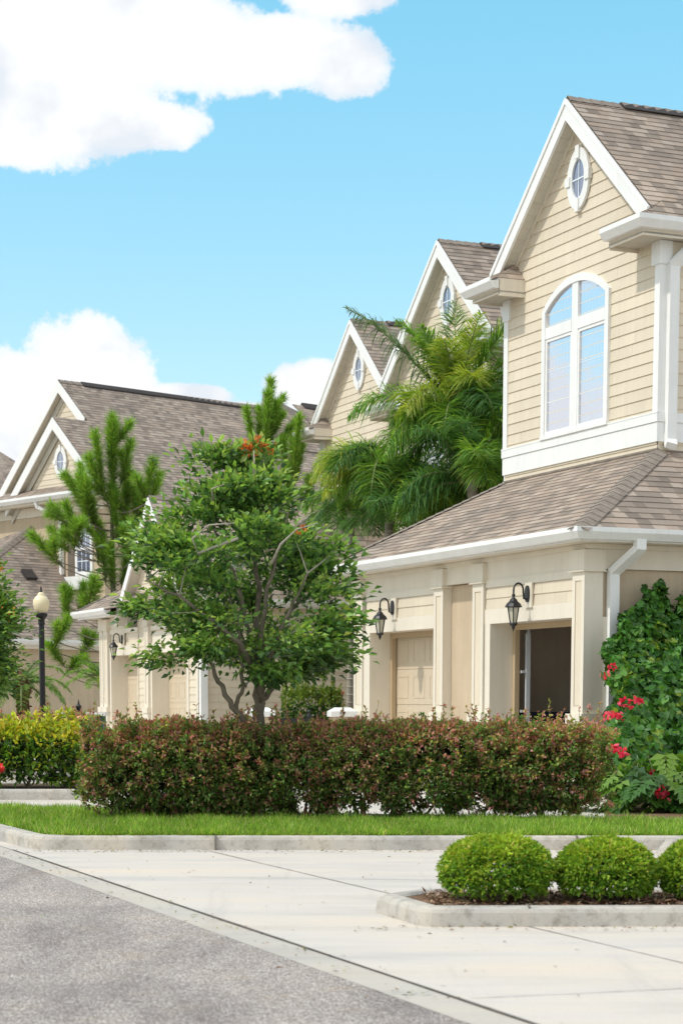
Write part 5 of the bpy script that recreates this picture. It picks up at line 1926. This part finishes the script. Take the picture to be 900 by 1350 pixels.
# ---- palms
def frond_arrays(base, az, el, length, nleaf, ll, lw, C, droop, r, plum=0.35, hang=0.5):
    """one feather frond: returns rachis points and leaflet arrays"""
    m = 26
    d = np.array([math.cos(az)*math.cos(el), math.sin(az)*math.cos(el), math.sin(el)])
    pts = [np.array(base, float)]
    for i in range(m):
        d = d+np.array([0, 0, -droop*(0.5+i/m)/m])
        d /= np.linalg.norm(d)
        pts.append(pts[-1]+d*length/m)
    pts = np.array(pts)
    t = np.linspace(0.14, 1.0, nleaf)
    idx = t*m
    i0 = np.minimum(idx.astype(int), m-1)
    fr = (idx-i0)[:, None]
    P = pts[i0]*(1-fr)+pts[i0+1]*fr
    T = unit(pts[i0+1]-pts[i0])
    side = np.array([-math.sin(az), math.cos(az), 0])
    out = []
    prof = np.sin(np.clip(t, 0, 1)*PI*0.86+0.25)
    for s in (-1, 1):
        n = nleaf
        D = unit(T*r.uniform(0.5, 0.9, n)[:, None]+side*s+np.array([0, 0, 1])*r.normal(0.1, plum, n)[:, None])
        Ln = ll*np.clip(prof, 0.25, 1)*r.uniform(0.8, 1.15, n)
        S = unit(np.cross(D, np.array([0, 0, 1.0])+r.normal(0, 0.4, (n, 3))))
        mid = P+D*Ln[:, None]*0.55-np.array([0, 0, 1])*(Ln*0.1*hang)[:, None]
        tip = P+D*Ln[:, None]*0.92-np.array([0, 0, 1])*(Ln*0.55*hang)[:, None]
        V = np.stack([P-S*lw*0.35, P+S*lw*0.35, mid+S*lw*0.5, mid-S*lw*0.5, tip], 1).reshape(-1, 3)
        b = np.arange(n)[:, None]*5
        F = np.concatenate([b+np.array([q]) for q in ((0, 1, 2), (0, 2, 3), (3, 2, 4))], 1).reshape(-1, 3)
        out.append((V, F, np.repeat(C(n), 5, axis=0)))
    return pts, out

PG = [(0.14, 0.29, 0.055), (0.2, 0.36, 0.065), (0.1, 0.23, 0.05), (0.28, 0.43, 0.08)]
PY = [(0.33, 0.42, 0.07), (0.44, 0.47, 0.1), (0.25, 0.38, 0.065)]
PD = [(0.09, 0.2, 0.055), (0.12, 0.25, 0.075), (0.075, 0.17, 0.06)]
PB = [(0.13, 0.2, 0.14), (0.17, 0.24, 0.18), (0.1, 0.17, 0.1)]
def palm(name, label, crown, fronds, trunk_r, seed, bark='palebark', nleaf=120, ll=0.6, lw=0.021, plum=0.35, hang=0.5, cat='palm tree', ground=0.0, group=None):
    x, y, z = crown
    root = thing(name, label, cat, (x, y, ground), 0, group)
    r = np.random.default_rng(seed)
    t = MB()
    zc = z-ground
    tp = [(0.0, 0, 0), (0.03, 0.02, zc*0.5), (0, 0, zc)]
    t.tube(tp, [trunk_r*1.25, trunk_r, trunk_r*0.85], 12)
    for i in range(int(zc/0.16)):
        zz = 0.1+i*0.16
        t.lathe([(trunk_r*1.12, zz), (trunk_r*1.2, zz+0.02), (trunk_r*1.05, zz+0.03)], (0.03*min(1, zz/zc*2), 0, 0), 10)
    t.lathe([(trunk_r*0.9, zc-0.25), (trunk_r*1.4, zc-0.1), (trunk_r*0.9, zc+0.1), (trunk_r*0.3, zc+0.3)], (0, 0, 0), 10)
    t.build('trunk', M[bark], root, smooth=True)
    for (az, el, ln, dr, pal) in fronds:
        base = (0.04*math.cos(math.radians(az)), 0.04*math.sin(math.radians(az)), zc+r.uniform(-0.05, 0.12))
        pts, arr = frond_arrays(base, math.radians(az), math.radians(el), ln, nleaf, ll, lw, lambda n: palette(n, pal), dr, r, plum, hang)
        lv = Leaves()
        for a in arr:
            lv.add(a)
        f = lv.build('frond', M['needle'], root)
        s = MB()
        s.tube([tuple(p) for p in pts[::2]], [0.028*(1-0.85*i/(len(pts[::2])-1)) for i in range(len(pts[::2]))], 5)
        s.build('stalk', M['palmstalk'], f)
    return root
M['palmstalk'] = paint('palm_stalk', (0.24, 0.27, 0.12), 0.6, 0.15, 3.0)

r_ = random.Random(5)
def spread(n, els, lens, drs, pals, a0=0, a1=360):
    out = []
    for i in range(n):
        out.append((a0+(a1-a0)*i/n+r_.uniform(-14, 14), r_.uniform(*els), r_.uniform(*lens), r_.uniform(*drs), r_.choice(pals)))
    return out
# tall palm in front of the second gable: spear to the upper left, fans to the right
fl = [(168, 54, 2.9, 0.6, PB), (95, 82, 2.1, 0.6, PG), (335, 66, 2.5, 1.1, PG), (160, 68, 2.1, 1.0, PG), (185, 35, 2.2, 1.6, PG), (355, 55, 2.3, 1.2, PG), (300, 76, 1.8, 1.1, PY), (130, 70, 1.9, 0.9, PG), (60, 70, 2.0, 0.9, PG), (210, 72, 1.7, 1.0, PG), (280, 55, 1.5, 1.7, PY), (250, 68, 1.5, 1.4, PY), (20, 50, 2.0, 1.3, PG), (0, 35, 1.9, 1.5, PG)]
fl += spread(11, (0, 45), (1.5, 2.0), (1.6, 2.4), [PG, PG, PD, PY])
fl += spread(9, (-35, 0), (1.5, 2.0), (1.2, 1.8), [PD, PG])
palm('tall_palm', 'tallest feathery palm in front of the second gable, with spear frond', at(602, 545, 36.0), fl, 0.11, 301, nleaf=140, ll=0.72, lw=0.021, plum=0.55)
fl = [(175, 25, 1.7, 1.8, PY), (190, 12, 1.5, 1.7, PY), (165, 32, 1.6, 1.6, PY), (205, 25, 1.6, 1.9, PY), (230, 40, 1.2, 2.2, PG), (255, 20, 1.9, 2.2, PG), (265, -15, 2.0, 1.2, PD)]
fl += spread(13, (-5, 38), (1.1, 1.6), (1.6, 2.4), [PG, PD, PG])
palm('tall_palm', 'feathery palm with yellowing fronds left of the tallest palm', at(512, 612, 37.2), fl, 0.09, 317, nleaf=120, ll=0.62, plum=0.45)
fl = spread(16, (-5, 40), (1.0, 1.4), (1.5, 2.4), [PD, PD, PG])
palm('tall_palm', 'dark green low palm beside the eave of the second house', at(462, 668, 38.6), fl, 0.08, 331, nleaf=65, ll=0.5, plum=0.4)
fl = spread(24, (5, 75), (1.4, 1.9), (1.0, 1.9), [PG, PD, PG, PD])
palm('tall_palm', 'bushy palm close against the corner of the nearest house', at(622, 640, 35.0), fl, 0.08, 345, nleaf=120, ll=0.62, plum=0.65)
fl = spread(20, (15, 80), (1.3, 1.9), (1.0, 1.8), [PD, PG])
palm('tall_palm', 'dark palm filling the gap low between the two houses', at(560, 690, 36.5), fl, 0.08, 351, nleaf=120, ll=0.62, plum=0.65)
# small date palms at the left
fl = spread(18, (-5, 60), (0.75, 1.0), (1.4, 2.2), [PG, PG, PD])
palm('date_palm', 'small date palm with shaggy brown trunk left of the lamp post', at(29, 904, 34.0), fl, 0.13, 361, bark='redbark', nleaf=60, ll=0.24, lw=0.012, plum=0.25, hang=0.4, cat='palm tree', ground=0.1)
fl = spread(16, (0, 70), (1.0, 1.35), (1.3, 2.0), [PG, PG, PY])
palm('date_palm', 'small date palm half hidden by the far garage corner', at(138, 900, 52.5), fl, 0.12, 375, bark='redbark', nleaf=60, ll=0.3, lw=0.021, plum=0.25, hang=0.4, ground=0.0)

# ---- climbing plants at the right
vx, vy = street(1.6, -1.2)
vine = thing('climbing_vine', 'green climber with red blooms covering the wall beside the downspout', 'vine', (vx, vy, 0))
lv = Leaves()
n = 21000
bx = rng.uniform(0.3, 3.4, n)
z = 2.95*rng.uniform(0, 1, n)**0.85
top = 2.75+0.16*np.sin(bx*7.1+0.6)+0.14*np.sin(bx*16+1)
edge = 0.36+0.1*np.sin(z*6.0)+0.07*np.sin(z*15)+0.3*np.clip((z-2.2)/0.5, 0, 1)+0.4*np.clip((z-2.55)/0.2, 0, 1)
keep = (z < top) & (bx > edge+0.02)
bx, z = bx[keep], z[keep]
n = len(z)
prot = 0.25+4.3*np.clip((2.9-z)/2.9, 0, 1)**1.8
PW = np.stack([bx, z, z*0], 1)
prot = prot*(1+0.3*wob(PW, 4.5, 77)+0.12*wob(PW, 11, 78))
dep = rng.uniform(0, 1, n)**0.62
a = -0.05-prot*dep
P = np.zeros((n, 3))
P[:, 0] = P0[0]+bx*D2[0]+0.17*a
P[:, 1] = P0[1]+bx*D2[1]+a
P[:, 2] = z
# leaning slightly outward as it gets lower, kept out of the hedge
P -= np.array([vx, vy, 0])
outv = np.array([-D1[0], -D1[1], 0.35])
D = unit(np.array([0, 0, -0.65])+outv*0.55+rng.normal(0, 0.62, (n, 3)))
N = unit(outv*0.9+np.array([0, 0, 0.6])+rng.normal(0, 0.6, (n, 3)))
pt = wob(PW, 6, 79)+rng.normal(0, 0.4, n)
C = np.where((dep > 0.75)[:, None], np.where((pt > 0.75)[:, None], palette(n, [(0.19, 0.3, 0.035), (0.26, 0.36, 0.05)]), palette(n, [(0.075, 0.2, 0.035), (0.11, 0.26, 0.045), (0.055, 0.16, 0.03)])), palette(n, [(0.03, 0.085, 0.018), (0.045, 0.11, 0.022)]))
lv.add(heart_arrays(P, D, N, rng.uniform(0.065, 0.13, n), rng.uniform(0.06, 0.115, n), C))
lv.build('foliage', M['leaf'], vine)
st = MB()
for k in range(12):
    b0 = rng.uniform(0.7, 3.2)
    pts = []
    for i in range(7):
        zz = 2.6*i/6
        aa = -0.08-0.12*rng.uniform()
        q = street(b0+0.18*math.sin(i*1.3+k), aa)
        pts.append((q[0]-vx, q[1]-vy, zz))
    st.tube(pts, [0.018-0.002*i for i in range(7)], 5)
st.build('stems', M['bark'], vine)
fl = Leaves()
for (u, v, Y, k) in [(799, 892, 24.9, 10), (807, 880, 24.9, 7), (822, 925, 24.4, 26), (829, 931, 24.4, 14), (841, 925, 24.3, 30), (805, 943, 24.0, 30), (816, 946, 24.1, 18), (811, 987, 22.9, 26), (822, 992, 22.7, 30), (802, 984, 22.9, 14), (857, 1021, 22.0, 22), (868, 1044, 21.5, 26), (875, 1047, 21.5, 20), (797, 1017, 22.2, 12), (800, 1008, 22.2, 12)]:
    p = np.array(at(u, v, Y-0.25))-np.array([vx, vy, 0])
    k = max(8, int(k*0.7))
    Q = p+rng.normal(0, 0.028, (k, 3))
    fl.add(heart_arrays(Q, rand_dirs(k), rand_dirs(k), 0.05, 0.048, palette(k, [(0.74, 0.04, 0.11), (0.64, 0.03, 0.08), (0.82, 0.12, 0.2)], jit=0.12)))
fl.build('red_blossom', M['petal'], vine)

# lobed-leaf philodendrons at its foot
def philo(label, u, Y, n, hgt, seed):
    x = XX(u, Y)
    root = thing('philodendron', label, 'plant', (x, Y, 0.01), 0, 'philodendrons at the foot of the climber')
    r = np.random.default_rng(seed)
    lv = Leaves()
    st = MB()
    for i in range(n):
        az = r.uniform(0, 2*PI)
        el = r.uniform(0.25, 1.35)
        Ls = hgt*r.uniform(0.6, 1.0)
        d = np.array([math.cos(az)*math.cos(el), math.sin(az)*math.cos(el), math.sin(el)])
        tip = d*Ls
        tip[2] = max(tip[2], 0.12)
        st.tube([(0, 0, 0), tuple(tip*0.55+np.array([0, 0, 0.06])), tuple(tip)], [0.012, 0.009, 0.006], 5)
        # blade: midrib with paired lobes
        bd = unit((d*np.array([1, 1, 0.2])+np.array([0, 0, -0.55]))[None])[0]
        sd = unit(np.cross(bd, np.array([0, 0, 1.0]))[None])[0]
        nn = np.cross(sd, bd)
        Lb = r.uniform(0.3, 0.42)
        k = 6
        P, D, LL = [], [], []
        for j in range(k):
            t = j/(k-1)
            for s in (-1, 1):
                P.append(tip+bd*Lb*t*0.8)
                D.append(sd*s*(1-0.55*t)+bd*(0.25+0.9*t)+nn*0.1)
                LL.append(Lb*(0.55-0.22*t)*r.uniform(0.85, 1.1))
        P.append(tip+bd*Lb*0.7)
        D.append(bd)
        LL.append(Lb*0.4)
        P, D, LL = np.array(P), np.array(D), np.array(LL)
        m = len(P)
        c = palette(1, [(0.09, 0.21, 0.03), (0.06, 0.16, 0.025), (0.15, 0.27, 0.04), (0.04, 0.11, 0.02)])[0]
        C = np.tile(c, (m, 1))*r.uniform(0.85, 1.15, (m, 1))
        lv.add(leaf_arrays(P, D, np.tile(nn, (m, 1)), LL, Lb*0.26, C, fold=0.1, droop=0.18))
    lv.build('leaves', M['leaf'], root)
    st.build('leaf_stalks', M['palmstalk'], root)
    return root
philo('philodendron with lobed leaves right beside the end of the long hedge', 828, 21.7, 34, 0.62, 401)
philo('philodendron with lobed leaves under the lowest red blooms', 874, 21.6, 36, 0.68, 411)
philo('philodendron with lobed leaves cut by the right edge', 925, 21.5, 34, 0.66, 421)

# ================================================================== WORLD, SUN, CAMERA
SUN_EL = math.radians(50)
saz = Vector((-0.86, -0.34, 0)).normalized()
S = Vector((saz.x*math.cos(SUN_EL), saz.y*math.cos(SUN_EL), math.sin(SUN_EL)))
w = bpy.data.worlds.new('World')
SC.world = w
w.use_nodes = True
nt = w.node_tree
nt.nodes.clear()
out = nt.nodes.new('ShaderNodeOutputWorld')
bg = nt.nodes.new('ShaderNodeBackground')
bg.inputs['Strength'].default_value = 0.1
sky = nt.nodes.new('ShaderNodeTexSky')
sky.sky_type = 'NISHITA'
sky.sun_disc = False
sky.sun_elevation = SUN_EL
sky.sun_rotation = math.atan2(S.x, S.y)
sky.air_density = 1.0
sky.dust_density = 0.6
sky.ozone_density = 1.5
tc = nt.nodes.new('ShaderNodeTexCoord')
vec = tc.outputs['Generated']
sep = nt.nodes.new('ShaderNodeSeparateXYZ')
lk(nt, vec, sep.inputs[0])
az = math_n(nt, 'ARCTAN2', sep.outputs[0], sep.outputs[1])
el = math_n(nt, 'ARCSINE', sep.outputs[2])
def blob_dir(u, v):
    x = (u-UPP)/FPX
    y = (VPP-v)/FPX
    r = Vector((x, math.cos(PITCH)+y*math.sin(PITCH), -math.sin(PITCH)+y*math.cos(PITCH))).normalized()
    return math.atan2(r.x, r.y), math.asin(r.z)
field = None
PXR = 1/2470.0
for tup in [(40, 40, 190, 110), (210, 50, 150, 80), (350, 74, 130, 54), (450, 80, 60, 48), (60, 140, 150, 74), (190, 166, 90, 38), (10, 190, 90, 30),
                       (112, 478, 84, 62), (40, 520, 90, 70), (150, 530, 70, 45), (50, 600, 170, 80), (250, 524, 62, 18), (405, 508, 62, 38), (330, 545, 50, 16), (440, -20, 90, 40),
                       (640, 560, 120, 40), (-200, 120, 200, 120), (-220, 520, 180, 90), (1150, 420, 160, 60), ('d', -1.02, 0.13, 210, 75), ('d', -0.9, 0.1, 200, 60), ('d', -0.93, 0.24, 170, 80), ('d', -1.3, 0.2, 400, 160)]:
    if tup[0] == 'd':
        _, a0, e0, su, sv = tup
    else:
        u, v, su, sv = tup
        a0, e0 = blob_dir(u, v)
    dx = math_n(nt, 'MULTIPLY', math_n(nt, 'SUBTRACT', az, a0), 1/(su*PXR))
    dy = math_n(nt, 'MULTIPLY', math_n(nt, 'SUBTRACT', el, e0), 1/(sv*PXR))
    d = math_n(nt, 'SQRT', math_n(nt, 'ADD', math_n(nt, 'MULTIPLY', dx, dx), math_n(nt, 'MULTIPLY', dy, dy)))
    f = math_n(nt, 'SUBTRACT', 1.0, d)
    field = f if field is None else math_n(nt, 'SMOOTH_MAX', field, f, 0.25)
n1 = nd(nt, 'ShaderNodeTexNoise', Scale=36.0, Detail=12.0, Roughness=0.66)
lk(nt, vec, n1.inputs['Vector'])
n2 = nd(nt, 'ShaderNodeTexNoise', Scale=12.0, Detail=4.0, Roughness=0.5)
lk(nt, vec, n2.inputs['Vector'])
pert = math_n(nt, 'ADD', math_n(nt, 'MULTIPLY', math_n(nt, 'SUBTRACT', n1.outputs[0], 0.5), 1.15), math_n(nt, 'MULTIPLY', math_n(nt, 'SUBTRACT', n2.outputs[0], 0.5), 0.5))
loc = math_n(nt, 'ADD', field, pert)
# unseen broken cloud over the rest of the sky, thickened to neutralise the fill
n3 = nd(nt, 'ShaderNodeTexNoise', Scale=2.6, Detail=9.0, Roughness=0.55)
lk(nt, vec, n3.inputs['Vector'])
away = math_n(nt, 'SUBTRACT', math_n(nt, 'MULTIPLY', math_n(nt, 'ABSOLUTE', math_n(nt, 'SUBTRACT', az, 0.0)), 4.0), 1.3)
high = math_n(nt, 'MULTIPLY', math_n(nt, 'SUBTRACT', el, 0.62), 5.0)
gate = math_n(nt, 'MINIMUM', math_n(nt, 'MAXIMUM', away, high), 0.0)
glob = math_n(nt, 'ADD', math_n(nt, 'MULTIPLY', math_n(nt, 'SUBTRACT', n3.outputs[0], 0.44), 3.5), gate)
tot = math_n(nt, 'MAXIMUM', loc, glob)
mask = ramp(nt, tot, [(0.0, (0, 0, 0)), (0.05, (0.25, 0.25, 0.25)), (0.13, (0.8, 0.8, 0.8)), (0.3, (1, 1, 1))])
n4 = nd(nt, 'ShaderNodeTexNoise', Scale=16.0, Detail=5.0)
lk(nt, vec, n4.inputs['Vector'])
ccol = ramp(nt, n4.outputs[0], [(0.36, (8.3, 8.8, 9.5)), (0.47, (10.3, 10.4, 10.5))])
elf = math_n(nt, 'DIVIDE', math_n(nt, 'SUBTRACT', el, 0.15), 0.21, clamp=True)
elf.node.use_clamp = True
skyc = mixc(nt, 1.0, sky.outputs[0], mixc(nt, elf, (2.05, 2.2, 1.9), (1.7, 2.8, 2.4)), 'MULTIPLY')
SKYMIX = skyc
hi = math_n(nt, 'MULTIPLY', math_n(nt, 'SUBTRACT', el, 0.42), 3.0, clamp=True)
ccol = mixc(nt, hi, ccol, mixc(nt, 1.0, ccol, (1.4, 1.38, 1.36), 'MULTIPLY'))  # clouds above the frame brightened to add soft fill light
col = mixc(nt, mask, skyc, ccol)
lk(nt, col, bg.inputs['Color'])
lk(nt, bg.outputs[0], out.inputs[0])

sd = bpy.data.lights.new('sun', 'SUN')
sd.energy = 2.4
sd.angle = math.radians(1.5)
sd.color = (1.0, 0.95, 0.87)
so = bpy.data.objects.new('sun', sd)
COL.objects.link(so)
so.rotation_euler = S.to_track_quat('Z', 'Y').to_euler()
so.location = (-20, -10, 40)

cd = bpy.data.cameras.new('camera')
cam = bpy.data.objects.new('camera', cd)
COL.objects.link(cam)
cam.location = (0, 0, H)
cam.rotation_euler = (math.radians(90)-PITCH, 0, 0)
cd.sensor_width = 36
cd.sensor_fit = 'AUTO'
cd.lens = FPX*36/1350
cd.shift_x = (450-UPP)/1350
cd.shift_y = (VPP-675)/1350
cd.clip_end = 4000
cd.dof.use_dof = True
cd.dof.focus_distance = 21.5
cd.dof.aperture_fstop = 4.5
SC.camera = cam
SC.view_settings.view_transform = 'Standard'
SC.view_settings.look = 'None'
SC.view_settings.exposure = 0
